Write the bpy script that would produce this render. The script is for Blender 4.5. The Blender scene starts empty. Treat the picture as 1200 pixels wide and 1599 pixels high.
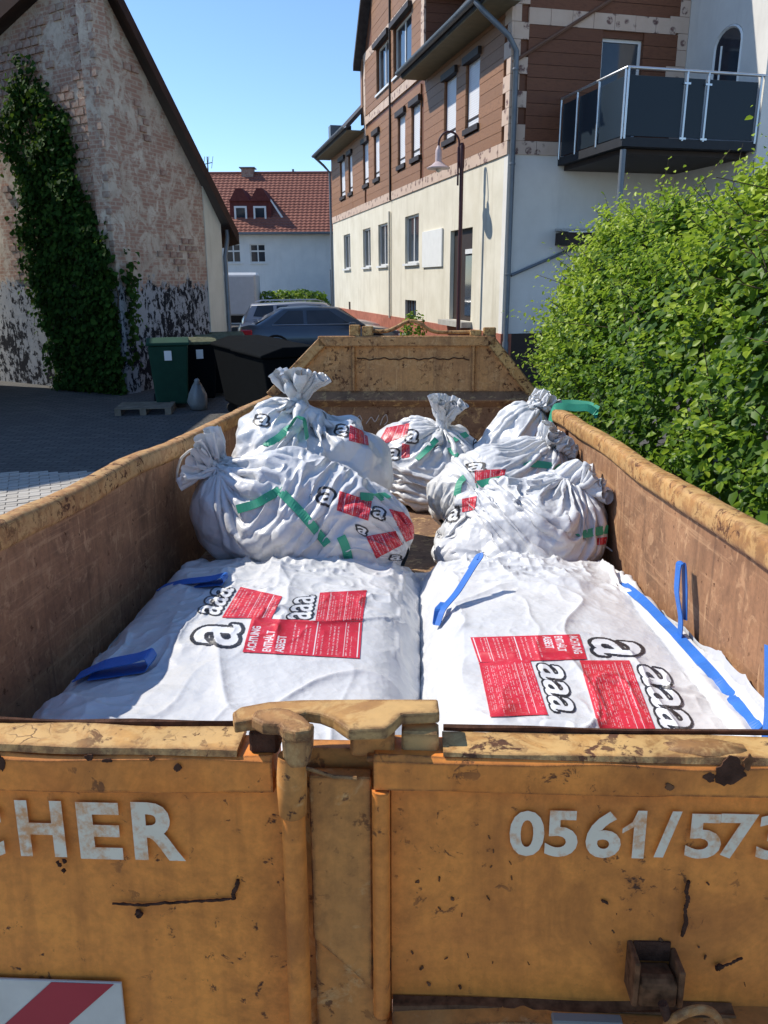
import bpy, bmesh, math, random
import numpy as np
from mathutils import Vector, Matrix
from mathutils.bvhtree import BVHTree

R = math.radians
random.seed(7); rng = np.random.default_rng(7)
scene = bpy.context.scene
col = scene.collection

# ------------------------------------------------------------------ camera
CAMZ = 1.62
PITCH, ROLL = R(16.6), -0.006
FPX, CX, CY = 1208.0, 600.0, 799.5
fw = np.array([0, math.cos(PITCH), -math.sin(PITCH)])
_up = np.array([0, math.sin(PITCH), math.cos(PITCH)]); _rt = np.array([1.0, 0, 0])
rt = math.cos(ROLL)*_rt + math.sin(ROLL)*_up
up = -math.sin(ROLL)*_rt + math.cos(ROLL)*_up
CAM = np.array([0, 0, CAMZ])
cam_d = bpy.data.cameras.new('camera'); cam = bpy.data.objects.new('camera', cam_d); col.objects.link(cam)
cam.matrix_world = Matrix(((rt[0], up[0], -fw[0], 0), (rt[1], up[1], -fw[1], 0), (rt[2], up[2], -fw[2], CAMZ), (0, 0, 0, 1)))
cam_d.sensor_fit = 'VERTICAL'; cam_d.sensor_height = 24.0; cam_d.lens = 24.0*FPX/1599.0
cam_d.clip_start = 0.05; cam_d.clip_end = 3000
scene.camera = cam

# ------------------------------------------------------------------ sky and sun
SUN_AZ, SUN_EL = R(-68), R(46)          # azimuth from +Y, negative to the left
w = bpy.data.worlds.new('World'); scene.world = w; w.use_nodes = True
wn = w.node_tree; bgn = wn.nodes['Background']
sky = wn.nodes.new('ShaderNodeTexSky'); sky.sky_type = 'NISHITA'; sky.sun_disc = False
sky.sun_elevation = SUN_EL; sky.sun_rotation = SUN_AZ
sky.air_density = 1.0; sky.dust_density = 0.0; sky.ozone_density = 6.0; sky.altitude = 600
wn.links.new(sky.outputs[0], bgn.inputs[0]); bgn.inputs[1].default_value = 0.132
sd = bpy.data.lights.new('sun', 'SUN'); so = bpy.data.objects.new('sun', sd); col.objects.link(so)
sd.energy = 3.5; sd.angle = R(0.5); sd.color = (1.0, 0.94, 0.84)
sv = Vector((math.sin(SUN_AZ)*math.cos(SUN_EL), math.cos(SUN_AZ)*math.cos(SUN_EL), math.sin(SUN_EL)))
so.rotation_euler = sv.to_track_quat('Z', 'Y').to_euler(); so.location = sv*60
scene.view_settings.view_transform = 'Standard'; scene.view_settings.look = 'None'
scene.view_settings.exposure = 0.66; scene.view_settings.gamma = 1.0
scene.view_settings.use_curve_mapping = False
scene.render.engine = 'CYCLES'
scene.cycles.max_bounces = 8; scene.cycles.diffuse_bounces = 4; scene.cycles.transparent_max_bounces = 8

# ------------------------------------------------------------------ helpers
def ray(px, py):
    return fw + (px-CX)/FPX*rt - (py-CY)/FPX*up
def at(px, py, Y):
    d = ray(px, py); return CAM + d*(Y/d[1])

class Frame:
    """a local frame: columns of M are its axes, o its origin"""
    def __init__(s, M, o):
        s.M = np.array(M, float); s.o = np.array(o, float)
        s.mat = Matrix([[*s.M[i], s.o[i]] for i in range(3)] + [[0, 0, 0, 1]])
    def pix(s, px, py, axis, val):
        d = s.M.T @ ray(px, py); o = s.M.T @ (CAM - s.o)
        return o + d*((val-o[axis])/d[axis])
    def w(s, p): return s.M @ np.asarray(p, float) + s.o
    def l(s, p): return s.M.T @ (np.asarray(p, float) - s.o)

def tag(o, label=None, cat=None, group=None, kind=None):
    for k, v in (('label', label), ('category', cat), ('group', group), ('kind', kind)):
        if v: o[k] = v
    return o
def empty(name, frame=None, loc=None, rz=0):
    o = bpy.data.objects.new(name, None); col.objects.link(o); o.empty_display_size = .1
    if frame is not None: o.matrix_world = frame.mat
    if loc is not None: o.location = loc; o.rotation_euler = (0, 0, rz)
    return o
def link(name, me, m=None, parent=None, smooth=False, bevel=0, seg=1):
    o = bpy.data.objects.new(name, me); col.objects.link(o)
    if m is not None and not me.materials: me.materials.append(m)
    if parent is not None: o.parent = parent
    if smooth:
        me.polygons.foreach_set('use_smooth', np.ones(len(me.polygons), bool))
        if smooth != 1:
            me.set_sharp_from_angle(angle=R(smooth))
    if bevel:
        b = o.modifiers.new('bevel', 'BEVEL'); b.width = bevel; b.segments = seg; b.limit_method = 'ANGLE'; b.angle_limit = R(40)
    return o
def rotz(a):
    c, s = math.cos(a), math.sin(a); return np.array([[c, -s, 0], [s, c, 0], [0, 0, 1]])

class MB:
    def __init__(s): s.v = []; s.f = []
    def add(s, v, f):
        n = len(s.v); s.v += [tuple(map(float, p)) for p in v]; s.f += [tuple(i+n for i in q) for q in f]; return s
    def box(s, x0, x1, y0, y1, z0, z1, rot=None, c=None):
        v = np.array([(x, y, z) for z in (z0, z1) for y in (y0, y1) for x in (x0, x1)], float)
        if rot is not None:
            c = np.array(c if c is not None else v.mean(0)); v = (v-c) @ np.array(rot).T + c
        return s.add(v, [(0, 2, 3, 1), (4, 5, 7, 6), (0, 1, 5, 4), (2, 6, 7, 3), (0, 4, 6, 2), (1, 3, 7, 5)])
    def prism(s, poly, axis, a, b):
        """poly: 2-d points in the two other axes (cyclic order), extruded along axis from a to b"""
        n = len(poly); v = []
        for t in (a, b):
            for p in poly:
                q = [p[0], p[1]]; q.insert(axis, t); v.append(q)
        area = sum(poly[i][0]*poly[(i+1) % n][1]-poly[(i+1) % n][0]*poly[i][1] for i in range(n))
        ccw = area > 0
        if axis == 1: ccw = not ccw
        if (b < a): ccw = not ccw
        if ccw: fs = [tuple(range(n))[::-1], tuple(range(n, 2*n))] + [(i, (i+1) % n, n+(i+1) % n, n+i) for i in range(n)]
        else: fs = [tuple(range(n)), tuple(range(n, 2*n))[::-1]] + [(i, n+i, n+(i+1) % n, (i+1) % n) for i in range(n)]
        return s.add(v, fs)
    def tube(s, pts, r, n=10, cap=True, closed=False):
        pts = [np.array(p, float) for p in pts]; N = len(pts)
        rr = r if hasattr(r, '__len__') else [r]*N
        base = len(s.v); prev = None
        for i, p in enumerate(pts):
            t = pts[min(i+1, N-1)] - pts[max(i-1, 0)]; t = t/(np.linalg.norm(t)+1e-12)
            if prev is None:
                a = np.cross(t, (0, 0, 1.0)); 
                if np.linalg.norm(a) < .05: a = np.cross(t, (1.0, 0, 0))
            else: a = prev - t*(prev @ t)
            a = a/np.linalg.norm(a); prev = a; b = np.cross(t, a)
            for k in range(n):
                th = 2*math.pi*k/n; s.v.append(tuple(p + rr[i]*(math.cos(th)*a + math.sin(th)*b)))
        for i in range(N-1):
            for k in range(n):
                k2 = (k+1) % n
                s.f.append((base+i*n+k, base+(i+1)*n+k, base+(i+1)*n+k2, base+i*n+k2))
        if cap:
            s.f.append(tuple(base+k for k in range(n))); s.f.append(tuple(base+(N-1)*n+k for k in range(n))[::-1])
        return s
    def lathe(s, prof, n=16, c=(0, 0, 0)):
        """prof: (radius, z) from bottom to top, about +z"""
        base = len(s.v); N = len(prof)
        for r_, z in prof:
            for k in range(n):
                th = 2*math.pi*k/n; s.v.append((c[0]+r_*math.cos(th), c[1]+r_*math.sin(th), c[2]+z))
        for i in range(N-1):
            for k in range(n):
                k2 = (k+1) % n; s.f.append((base+i*n+k, base+i*n+k2, base+(i+1)*n+k2, base+(i+1)*n+k))
        s.f.append(tuple(base+k for k in range(n))[::-1]); s.f.append(tuple(base+(N-1)*n+k for k in range(n)))
        return s
    def xf(s, M=None, o=(0, 0, 0)):
        v = np.array(s.v)
        if M is not None: v = v @ np.array(M).T
        s.v = [tuple(p) for p in v + np.array(o)]; return s
    def mesh(s, name='mesh'):
        me = bpy.data.meshes.new(name); me.from_pydata(s.v, [], s.f); me.update(); return me
    def build(s, name, m, parent=None, smooth=False, bevel=0, seg=1):
        return link(name, s.mesh(name), m, parent, smooth, bevel, seg)

def np_mesh(name, v, f):
    """v (n,3), f (m,k) arrays, quick"""
    me = bpy.data.meshes.new(name); v = np.asarray(v, np.float32); f = np.asarray(f, np.int32); m, k = f.shape
    me.vertices.add(len(v)); me.vertices.foreach_set('co', v.ravel())
    me.loops.add(m*k); me.loops.foreach_set('vertex_index', f.ravel())
    me.polygons.add(m); me.polygons.foreach_set('loop_start', np.arange(0, m*k, k, dtype=np.int32))
    me.update(calc_edges=True); me.validate(); return me
def grid_faces(nv, nu, wrap=False):
    j, i = np.meshgrid(np.arange(nv-1), np.arange(nu if wrap else nu-1), indexing='ij')
    i2 = (i+1) % nu
    return np.stack([j*nu+i, j*nu+i2, (j+1)*nu+i2, (j+1)*nu+i], -1).reshape(-1, 4)
def set_col(me, name, rgb):
    a = me.color_attributes.new(name, 'FLOAT_COLOR', 'POINT')
    c = np.ones((len(me.vertices), 4), np.float32); c[:, :3] = rgb; a.data.foreach_set('color', c.ravel())

def vnoise(p, seed=0):
    """cheap smooth value noise, p (...,k) -> 0..1"""
    p = np.asarray(p, float); k = p.shape[-1]; i = np.floor(p).astype(np.int64); f = p-i; f = f*f*(3-2*f)
    out = 0
    for c in range(2**k):
        h = np.full(p.shape[:-1], seed*374761393 + 668265263, np.int64); wgt = 1.0
        for a in range(k):
            b = (c >> a) & 1
            h = (h ^ ((i[..., a]+b)*(0x9E3779B1+a*0x5851F42D))) * 1274126177 & 0xFFFFFFFF
            h ^= h >> 15
            wgt = wgt*(f[..., a] if b else 1-f[..., a])
        h = (h*2246822519) & 0xFFFFFFFF; h ^= h >> 13
        out = out + wgt*((h & 0xFFFFFF)/float(0xFFFFFF))
    return out

# ------------------------------------------------------------------ materials
class NT:
    def __init__(s, name, rough=.7, spec=.3, metallic=0):
        s.m = bpy.data.materials.new(name); s.m.use_nodes = True; s.t = s.m.node_tree
        s.b = s.t.nodes['Principled BSDF']; s.b.inputs['Roughness'].default_value = rough
        s.b.inputs['Specular IOR Level'].default_value = spec; s.b.inputs['Metallic'].default_value = metallic
        s._co = None
    def n(s, t, **k):
        nd = s.t.nodes.new(t)
        for a, b in k.items(): setattr(nd, a, b)
        return nd
    def l(s, a, b):
        if isinstance(a, (int, float)): b.default_value = a
        elif isinstance(a, tuple): b.default_value = (*a, 1) if len(a) == 3 and b.type == 'RGBA' else a
        else: s.t.links.new(a, b)
    def co(s, kind='Object', scale=None, loc=None):
        if s._co is None: s._co = s.n('ShaderNodeTexCoord')
        o = s._co.outputs[kind]
        if scale is not None or loc is not None:
            mp = s.n('ShaderNodeMapping')
            if scale is not None: mp.inputs['Scale'].default_value = scale
            if loc is not None: mp.inputs['Location'].default_value = loc
            s.l(o, mp.inputs[0]); o = mp.outputs[0]
        return o
    def noise(s, scale=5, detail=4, rough=.55, vec=None, dist=0):
        nd = s.n('ShaderNodeTexNoise'); s.l(vec if vec is not None else s.co(), nd.inputs['Vector'])
        nd.inputs['Scale'].default_value = scale; nd.inputs['Detail'].default_value = detail
        nd.inputs['Roughness'].default_value = rough; nd.inputs['Distortion'].default_value = dist
        return nd.outputs['Fac']
    def voro(s, scale=5, vec=None, feature='F1', out='Distance'):
        nd = s.n('ShaderNodeTexVoronoi', feature=feature); s.l(vec if vec is not None else s.co(), nd.inputs['Vector'])
        nd.inputs['Scale'].default_value = scale; return nd.outputs[out]
    def ramp(s, fac, *stops):
        nd = s.n('ShaderNodeValToRGB'); e = nd.color_ramp.elements
        while len(e) < len(stops): e.new(.5)
        for k, (p, c) in zip(e, stops):
            k.position = p; k.color = (c, c, c, 1) if isinstance(c, (int, float)) else (*c, 1)
        s.l(fac, nd.inputs[0]); return nd.outputs[0]
    def mix(s, fac, a, b, mode='MIX'):
        nd = s.n('ShaderNodeMix', data_type='RGBA', blend_type=mode)
        s.l(fac, nd.inputs[0]); s.l(a, nd.inputs[6]); s.l(b, nd.inputs[7]); return nd.outputs[2]
    def math(s, op, a, b=0.0, clamp=False):
        nd = s.n('ShaderNodeMath', operation=op, use_clamp=clamp); s.l(a, nd.inputs[0]); s.l(b, nd.inputs[1]); return nd.outputs[0]
    def sep(s, v):
        nd = s.n('ShaderNodeSeparateXYZ'); s.l(v, nd.inputs[0]); return nd.outputs
    def attr(s, name, out='Color'):
        nd = s.n('ShaderNodeAttribute', attribute_name=name); return nd.outputs[out]
    def rand(s): return s.n('ShaderNodeObjectInfo').outputs['Random']
    def color(s, c): s.l(c, s.b.inputs['Base Color']); return s
    def rough(s, r): s.l(r, s.b.inputs['Roughness']); return s
    def bump(s, h, strength=.3, dist=.01):
        nd = s.n('ShaderNodeBump'); nd.inputs['Strength'].default_value = strength; nd.inputs['Distance'].default_value = dist
        s.l(h, nd.inputs['Height']); s.l(nd.outputs[0], s.b.inputs['Normal']); return s

def simple(name, c, rough=.6, spec=.3, metallic=0, var=.12, scale=6, bump=0):
    t = NT(name, rough, spec, metallic); f = t.noise(scale, 5)
    t.color(t.mix(t.ramp(f, (.3, 0.0), (.7, 1.0)), tuple(x*(1-var) for x in c), tuple(min(1, x*(1+var)) for x in c)))
    if bump: t.bump(t.noise(scale*8, 4), bump, .005)
    return t.m
# ------------------------------------------------------------------ the container's frame
YAW, TILT = R(2.6), R(3.14)
_ly = np.array([math.sin(YAW)*math.cos(TILT), math.cos(YAW)*math.cos(TILT), -math.sin(TILT)])
_lx = np.array([math.cos(YAW), -math.sin(YAW), 0]); _lz = np.cross(_lx, _ly)
K = Frame(np.stack([_lx, _ly, _lz], 1), (-.10, .919, 1.01))
FLOOR = -.72; LEN = 5.6
def ground_z(x, y):
    """terrain height: falls away gently, then level"""
    x = np.asarray(x, float); y = np.asarray(y, float)
    s = math.tan(TILT); yy = np.clip(y, -30, 8.0)
    z = -.02 - s*(yy-.92)
    z = np.where(y > 8.0, -.02 - s*7.08 - .06*(1-np.exp(-(y-8.0)/1.2)), z)
    return z

# ------------------------------------------------------------------ container materials
def paint_mat(name, base, dark, chip=(.66, .44, .19), rust_amt=.5, worn=.0, streak=True, rough=.55, edge=0.0, scrape=0.0):
    t = NT(name, rough, .35)
    co = t.co()
    big = t.noise(2.3, 6, .6); mid = t.noise(9, 6, .65); 
    c = t.mix(t.ramp(big, (.32, 0.0), (.68, 1.0)), dark, base)
    c = t.mix(t.ramp(mid, (.3, .0), (.75, .55)), c, tuple(x*1.22 for x in base))
    gr_ = t.noise(3.4, 7, .68, dist=.8); c = t.mix(t.ramp(gr_, (.52, 0.0), (.74, .75)), c, tuple(x*.42 for x in dark))
    if streak:
        st = t.noise(1.0, 5, .6, vec=t.co('Object', (22, 22, 2.2)))
        c = t.mix(t.ramp(st, (.5, 0.0), (.78, .55)), c, tuple(x*.55 for x in dark))
    fine = t.noise(55, 5, .7)
    c = t.mix(t.ramp(fine, (.35, .30), (.6, 0.0)), c, tuple(x*.5 for x in dark))
    if worn > 0:
        wn_ = t.noise(13, 8, .72, dist=.6)
        c = t.mix(t.ramp(wn_, (.60-worn*.2, 0.0), (.68-worn*.2, .55)), c, chip)
    n1 = t.noise(30, 7, .68, dist=.4); n2 = t.noise(4.0, 3, .5)
    spot = t.math('MULTIPLY', t.ramp(n1, (.63-rust_amt*.05, 0.0), (.67-rust_amt*.05, 1.0)), t.ramp(n2, (.42, .05), (.62, 1.0)))
    n3 = t.noise(7, 8, .75, dist=1.0)
    spot = t.math('MAXIMUM', spot, t.ramp(n3, (.68-rust_amt*.05, 0.0), (.71-rust_amt*.05, 1.0)))
    if scrape:
        sc1 = t.noise(1.0, 6, .7, vec=t.co('Object', (9, .9, 26))); sc2 = t.noise(1.0, 5, .65, vec=t.co('Object', (30, 30, 1.4)))
        c = t.mix(t.ramp(sc1, (.56, 0.0), (.66, scrape)), c, chip); c = t.mix(t.ramp(sc2, (.55, 0.0), (.72, scrape)), c, (.10, .052, .03))
        c = t.mix(t.ramp(t.noise(1.0, 6, .7, vec=t.co('Object', (60, 14, 3.0))), (.62, 0.0), (.66, scrape*.9)), c, tuple(min(1, x*1.25) for x in chip))
    if worn > .5:
        nz = t.n('ShaderNodeTexNoise'); t.l(t.co(), nz.inputs['Vector']); nz.inputs['Scale'].default_value = 30; nz.inputs['Detail'].default_value = 3
        vm = t.n('ShaderNodeVectorMath', operation='MULTIPLY_ADD'); t.l(nz.outputs['Color'], vm.inputs[0]); vm.inputs[1].default_value = (.03,)*3; t.l(t.co(), vm.inputs[2])
        ck = t.voro(34, vm.outputs[0], 'DISTANCE_TO_EDGE')
        spot = t.math('MAXIMUM', spot, t.math('MULTIPLY', t.ramp(ck, (.012, .9), (.05, 0.0)), t.ramp(t.noise(6, 5, .6), (.56, 0.0), (.66, .9))))
    if edge:
        bv = t.n('ShaderNodeBevel'); bv.samples = 4; bv.inputs['Radius'].default_value = edge*1.7
        ge = t.n('ShaderNodeNewGeometry'); dp = t.n('ShaderNodeVectorMath', operation='DOT_PRODUCT'); t.l(bv.outputs[0], dp.inputs[0]); t.l(ge.outputs['Normal'], dp.inputs[1])
        em = t.math('MULTIPLY', t.ramp(dp.outputs['Value'], (.955, 1.0), (.998, 0.0)), t.ramp(t.noise(38, 6, .7), (.36, .1), (.58, 1.0)))
        spot = t.math('MAXIMUM', spot, em)
    rc = t.mix(t.noise(60, 4), (.035, .017, .012), (.16, .065, .028))
    c = t.mix(spot, c, rc)
    t.color(c)
    t.rough(t.mix(spot, (rough,)*3, (.92,)*3))
    h = t.math('ADD', t.math('MULTIPLY', spot, -.6), t.math('MULTIPLY', mid, .5))
    t.bump(h, .45, .004)
    return t.m
ORANGE = (.86, .30, .050)
M_DOOR = paint_mat('orange_door_paint', ORANGE, (.58, .185, .038), rust_amt=.5, edge=.004)
M_GRIME = paint_mat('grimy_lock_paint', (.70, .29, .065), (.40, .175, .05), rust_amt=1.2, worn=.25, edge=.006)
M_RIM = paint_mat('worn_rim_paint', (.48, .24, .075), (.28, .14, .055), chip=(.60, .38, .15), rust_amt=1.7, worn=.7, edge=.009)
M_EDGE = paint_mat('yellowed_edge_paint', (.56, .31, .095), (.36, .175, .06), chip=(.66, .43, .17), rust_amt=1.6, worn=.75, streak=False, edge=.009)
M_IN = paint_mat('scoured_inner_steel', (.38, .20, .10), (.19, .095, .05), chip=(.50, .30, .16), rust_amt=.5, worn=.3, rough=.7, scrape=.55)
M_FARP = paint_mat('orange_end_plate_paint', (.56, .29, .10), (.36, .175, .07), chip=(.62, .38, .17), rust_amt=1.6, worn=.35, edge=.01, scrape=.35)
M_FLOOR = paint_mat('rusty_floor_steel', (.30, .17, .09), (.15, .085, .05), rust_amt=1.0, worn=.3, streak=False, rough=.8)
M_RUST = simple('dark_rust', (.075, .036, .022), .95, .1, var=.5, scale=40, bump=.6)
t = NT('worn_white_letter_paint', .6, .3)
wear = t.ramp(t.math('ADD', t.math('MULTIPLY', t.noise(11, 6, .65), .6), t.math('MULTIPLY', t.noise(70, 5, .7), .45)), (.42, .8), (.54, 0.0))
t.color(t.mix(wear, t.mix(t.noise(20), (.70, .60, .42), (.84, .74, .55)), (.66, .26, .06))); M_LETTER = t.m

# ------------------------------------------------------------------ the container
skip = empty('roll_off_container', K)
tag(skip, 'long low orange steel skip with double doors, loaded with white sacks', 'skip container')

def wall_grid(name, m, x, y0, y1, z0, z1, inward, amp=.006, ny=70, nz=14, th=.03):
    """a dented steel side plate with thickness"""
    Y, Z = np.meshgrid(np.linspace(y0, y1, ny), np.linspace(z0, z1, nz), indexing='ij')
    d = amp*(vnoise(np.stack([Y*2.2, Z*3.1], -1), 3)-.5)*2 + amp*.5*(vnoise(np.stack([Y*6, Z*7], -1), 4)-.5)
    A = np.stack([x + inward*(th/2+d), Y, Z], -1).reshape(-1, 3); B = np.stack([x - inward*(th/2-d), Y, Z], -1).reshape(-1, 3)
    f = grid_faces(ny, nz); n = ny*nz
    fa = f if inward < 0 else f[:, ::-1]
    # orientation: grid normal is +x for (y,z) order
    fa = f if inward > 0 else f[:, ::-1]
    me = np_mesh(name, np.vstack([A, B]), np.vstack([fa, fa[:, ::-1]+n]))
    return link(name, me, m, skip, smooth=1)
def rim(name, x, y0, y1):
    prof = []   # rounded box section 0.085 x 0.075, top at z 0
    hw, hh, r_ = .040, .045, .024
    for cx_, cz_, a0 in ((hw-r_, -r_, 0), (-(hw-r_), -r_, 90), (-(hw-r_), -2*hh+r_, 180), (hw-r_, -2*hh+r_, 270)):
        for k in range(5):
            a = R(a0+90*k/4); prof.append((cx_+r_*math.cos(a), cz_+r_*math.sin(a)))
    ny = int((y1-y0)/.05)+2; ys = np.linspace(y0, y1, ny); n = len(prof); V = []
    for y in ys:
        dx = .010*(vnoise(np.array([y*1.3, x]), 9)-.5)*2; dz = .012*(vnoise(np.array([y*1.7, x+5]), 11)-.5)*2
        for k, p in enumerate(prof):
            q = .005*(vnoise(np.array([y*14, k*.9]), 12)-.5)
            V.append((x+p[0]*(1+q*8)+dx, y, p[1]+dz+q))
    f = grid_faces(ny, n, wrap=True)
    mb = MB(); mb.v = V; mb.f = [tuple(q) for q in f] + [tuple(range(n))[::-1], tuple((ny-1)*n+k for k in range(n))]
    return mb.build(name, M_RIM, None, smooth=50)
side_r = wall_grid('side_wall', M_IN, 1.118, .03, LEN, FLOOR-.05, -.08, -1)
side_l = wall_grid('side_wall', M_IN, -1.118, .03, LEN, FLOOR-.05, -.08, 1)
side_r['label'] = 'sunlit tan inner side wall'; side_l['label'] = 'shaded inner side wall with rust streaks'
SEAM = 4.05
for x, par, cuts in ((1.118, side_r, (.06, SEAM-.008, SEAM+.008, LEN)), (-1.118, side_l, (.06, LEN))):
    for a, b in zip(cuts[::2], cuts[1::2]):
        o = rim('top_rail', x, a, b); o.parent = par
MB().box(1.085, 1.101, SEAM-.012, SEAM+.012, FLOOR, -.09).build('seam_strip', M_RUST, side_r)
for s, par in ((-1, side_l), (1, side_r)):
    for y in (.5, 1.4, 2.3, 3.2, 4.05, 4.9):
        MB().prism([(s*1.135, y-.05), (s*1.20, y-.03), (s*1.20, y+.03), (s*1.135, y+.05)], 2, FLOOR-.04, -.10).build('rib', M_DOOR, par, bevel=.004)
# floor plate, with dirt
ny, nx = 90, 40
Y, X = np.meshgrid(np.linspace(.02, LEN, ny), np.linspace(-1.10, 1.10, nx), indexing='ij')
Z = FLOOR + .006*(vnoise(np.stack([X*4, Y*4], -1), 21)-.5)
link('floor_plate', np_mesh('floor_plate', np.stack([X, Y, Z], -1).reshape(-1, 3), grid_faces(ny, nx)[:, ::-1]), M_FLOOR, skip, smooth=1)
for s in (-1, 1):
    MB().box(s*.55-.06, s*.55+.06, .1, LEN-.05, -.985, FLOOR-.02).build('skid_beam', M_DOOR, skip, bevel=.006)
MB().box(-1.10, 1.10, .03, LEN, FLOOR-.045, FLOOR-.012).build('floor_frame', M_DOOR, skip)

def smooth_pts(P, n=24):
    P = np.array(P); t_ = np.linspace(0, len(P)-1, n); Q = np.stack([np.interp(t_, np.arange(len(P)), P[:, k]) for k in range(3)], 1)
    for it in range(3): Q[1:-1] = (Q[:-2]+2*Q[1:-1]+Q[2:])/4
    return Q
# --- far end wall: lower plate, ledge, trapezoid upper plate with ribs and flanges
EX = .04
end = MB().box(-1.10, 1.10, LEN-.02, LEN+.02, FLOOR-.05, .0).build('end_wall', M_FLOOR, skip)
end['label'] = 'far end wall with raised trapezoid plate'
MB().prism([(LEN-.10, -.035), (LEN-.02, .03), (LEN+.02, .03), (LEN+.02, -.05), (LEN-.02, -.10)], 0, -1.11, 1.11).build('ledge', M_FLOOR, end, bevel=.008)
TB, TT, ZT = 1.12, .70, .475
MB().prism([(-TB+.03, .032), (TB-.03, .032), (EX+TT, ZT-.01), (EX-TT, ZT-.01)], 1, LEN-.012, LEN+.012).build('upper_plate', M_FARP, end)
for s in (-1, 1):
    a = (s*(TB+.015), .025); b = (EX+s*(TT+.02), ZT)
    d = np.array(b)-np.array(a); d = d/np.linalg.norm(d); nrm = np.array([-d[1], d[0]])*(1 if s > 0 else -1)
    q = [a, b, tuple(np.array(b)+nrm*.085), tuple(np.array(a)+nrm*.085)]
    MB().prism(q, 1, LEN-.055, LEN+.03).build('sloped_flange', M_EDGE if s > 0 else M_RIM, end, bevel=.006)  # right flange in paler paint: its sunlit yellow put into the colour
MB().box(EX-TT-.03, EX+TT+.03, LEN-.055, LEN+.05, ZT-.075, ZT+.012).build('top_flange', M_FARP, end, bevel=.008)
for x in (-.40, .59):
    MB().prism([(x-.02, LEN-.013), (x+.02, LEN-.013), (x+.012, LEN-.05), (x-.012, LEN-.05)], 2, .035, ZT-.076).build('stiffener', M_FARP, end, bevel=.003)
pts = [(x, LEN-.016, .30+.006*math.sin(x*31)+.004*math.sin(x*77)) for x in np.linspace(-.37, .56, 60)]
MB().tube(pts, .005, 5).build('weld_seam', M_RUST, end)
# wavy tarpaulin and hook bar along the top edge
def EP(px, py, y=LEN+.0): 
    return K.pix(px, py, 1, y)
for (x0, x1, y0, y1) in ((546, 563, 507, 523), (566, 583, 509, 522), (734, 752, 515, 525), (755, 774, 511, 526)):
    a = EP(x0, y0); b = EP(x1, y1)
    MB().box(a[0], b[0], LEN-.04, LEN+.04, ZT+.005, a[2]).build('bail_block', M_EDGE, end, bevel=.008)
wav = [(572, 514), (590, 518), (606, 517), (620, 511), (633, 503), (645, 501), (657, 505), (668, 514), (682, 519), (705, 519), (728, 519), (745, 518)]
P3 = [EP(*p) + np.array([0, .01, 0]) for p in wav]
tt = np.linspace(0, len(P3)-1, 40); P3 = np.array(P3)
wv = np.stack([np.interp(tt, np.arange(len(P3)), P3[:, k]) for k in range(3)], 1)
for it in range(2): wv[1:-1] = (wv[:-2]+2*wv[1:-1]+wv[2:])/4
MB().tube(wv, .016, 8).build('hook_bar', M_RIM, end, smooth=60)

M_CHALK = simple('faded_chalk', (.50, .45, .40), .9, .1, var=.3, scale=40)
for pth in ([(556, 655), (562, 648), (566, 656), (560, 664)], [(572, 662), (580, 650), (586, 660), (592, 648)], [(594, 664), (598, 652), (604, 646), (606, 658), (600, 664)]):
    MB().tube(smooth_pts([EP(*p, LEN-.0215) for p in pth]), .004, 5).build('chalk_mark', M_CHALK, end)
# --- front: the two door leaves
def face(px, py, y=0.0): return K.pix(px, py, 1, y)
def leaf(x0, x1, name, zb):
    ny, nx = 26, 44
    Z, X = np.meshgrid(np.linspace(zb, -.045, ny), np.linspace(x0, x1, nx), indexing='ij')
    d = .004*(vnoise(np.stack([X*5, Z*5], -1), 31)-.5)*2
    A = np.stack([X, d, Z], -1).reshape(-1, 3); B = np.stack([X, d+.02, Z], -1).reshape(-1, 3); n = nx*ny
    f = grid_faces(ny, nx)
    return link(name, np_mesh(name, np.vstack([A, B]), np.vstack([f, f[:, ::-1]+n])), M_DOOR, skip, smooth=1)
dl = leaf(-1.12, -.043, 'door_leaf', -.76); dr = leaf(.108, 1.12, 'door_leaf', -.41)
dl['label'] = 'orange door leaf lettered CHER'; dr['label'] = 'orange door leaf lettered with a phone number'
def bar_x(name, m, parent, x0, x1, prof, amp=.003, step=.03, seed=0):
    """a dented bar along x with a y-z section (counter-clockwise seen from +x)"""
    n = len(prof); nx = max(2, int((x1-x0)/step)); V = []
    for i, x in enumerate(np.linspace(x0, x1, nx)):
        for k, (y, z) in enumerate(prof):
            q = amp*(vnoise(np.array([x*9+k*3.7, k*1.3]), seed)-.5)*2; q2 = amp*(vnoise(np.array([x*3, 7.0]), seed+1)-.5)*2
            V.append((x, y+q*.7, z+q+q2))
    mb = MB(); mb.v = V
    f = grid_faces(nx, n, wrap=True); mb.f = [tuple(q[::-1]) for q in f] + [tuple(range(n)), tuple((nx-1)*n+k for k in range(n))[::-1]]
    return mb.build(name, m, parent, smooth=35)
RAILP = [(.050, -.062), (.050, -.012), (.044, -.006), (-.014, -.006), (-.020, -.012), (-.020, -.058), (-.016, -.062)][::-1]
RAILQ = [(.050, -.050), (.050, -.010), (.044, -.004), (-.014, .000), (-.020, -.006), (-.020, -.046), (-.016, -.050)][::-1]
M_POCK = simple('brown_rust', (.15, .07, .032), .95, .1, var=.5, scale=60)
bar_x('top_rail', M_GRIME if False else M_DOOR, dl, -1.14, -.052, RAILP, seed=41)
bar_x('top_rail', M_DOOR, dr, .085, 1.14, RAILQ, seed=44)
# worn bright top faces of the rails (a doubling strip welded on)
bar_x('rail_cap', M_EDGE, dl, -1.138, -.10, [(-.017, -.0045), (.046, -.0035), (.050, .002), (.044, .006), (-.014, .004)], amp=.0022, seed=51)
bar_x('rail_cap', M_EDGE, dr, .178, 1.138, [(-.017, .001), (.046, -.0015), (.050, .003), (.044, .007), (-.014, .008)], amp=.0022, seed=54)
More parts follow.
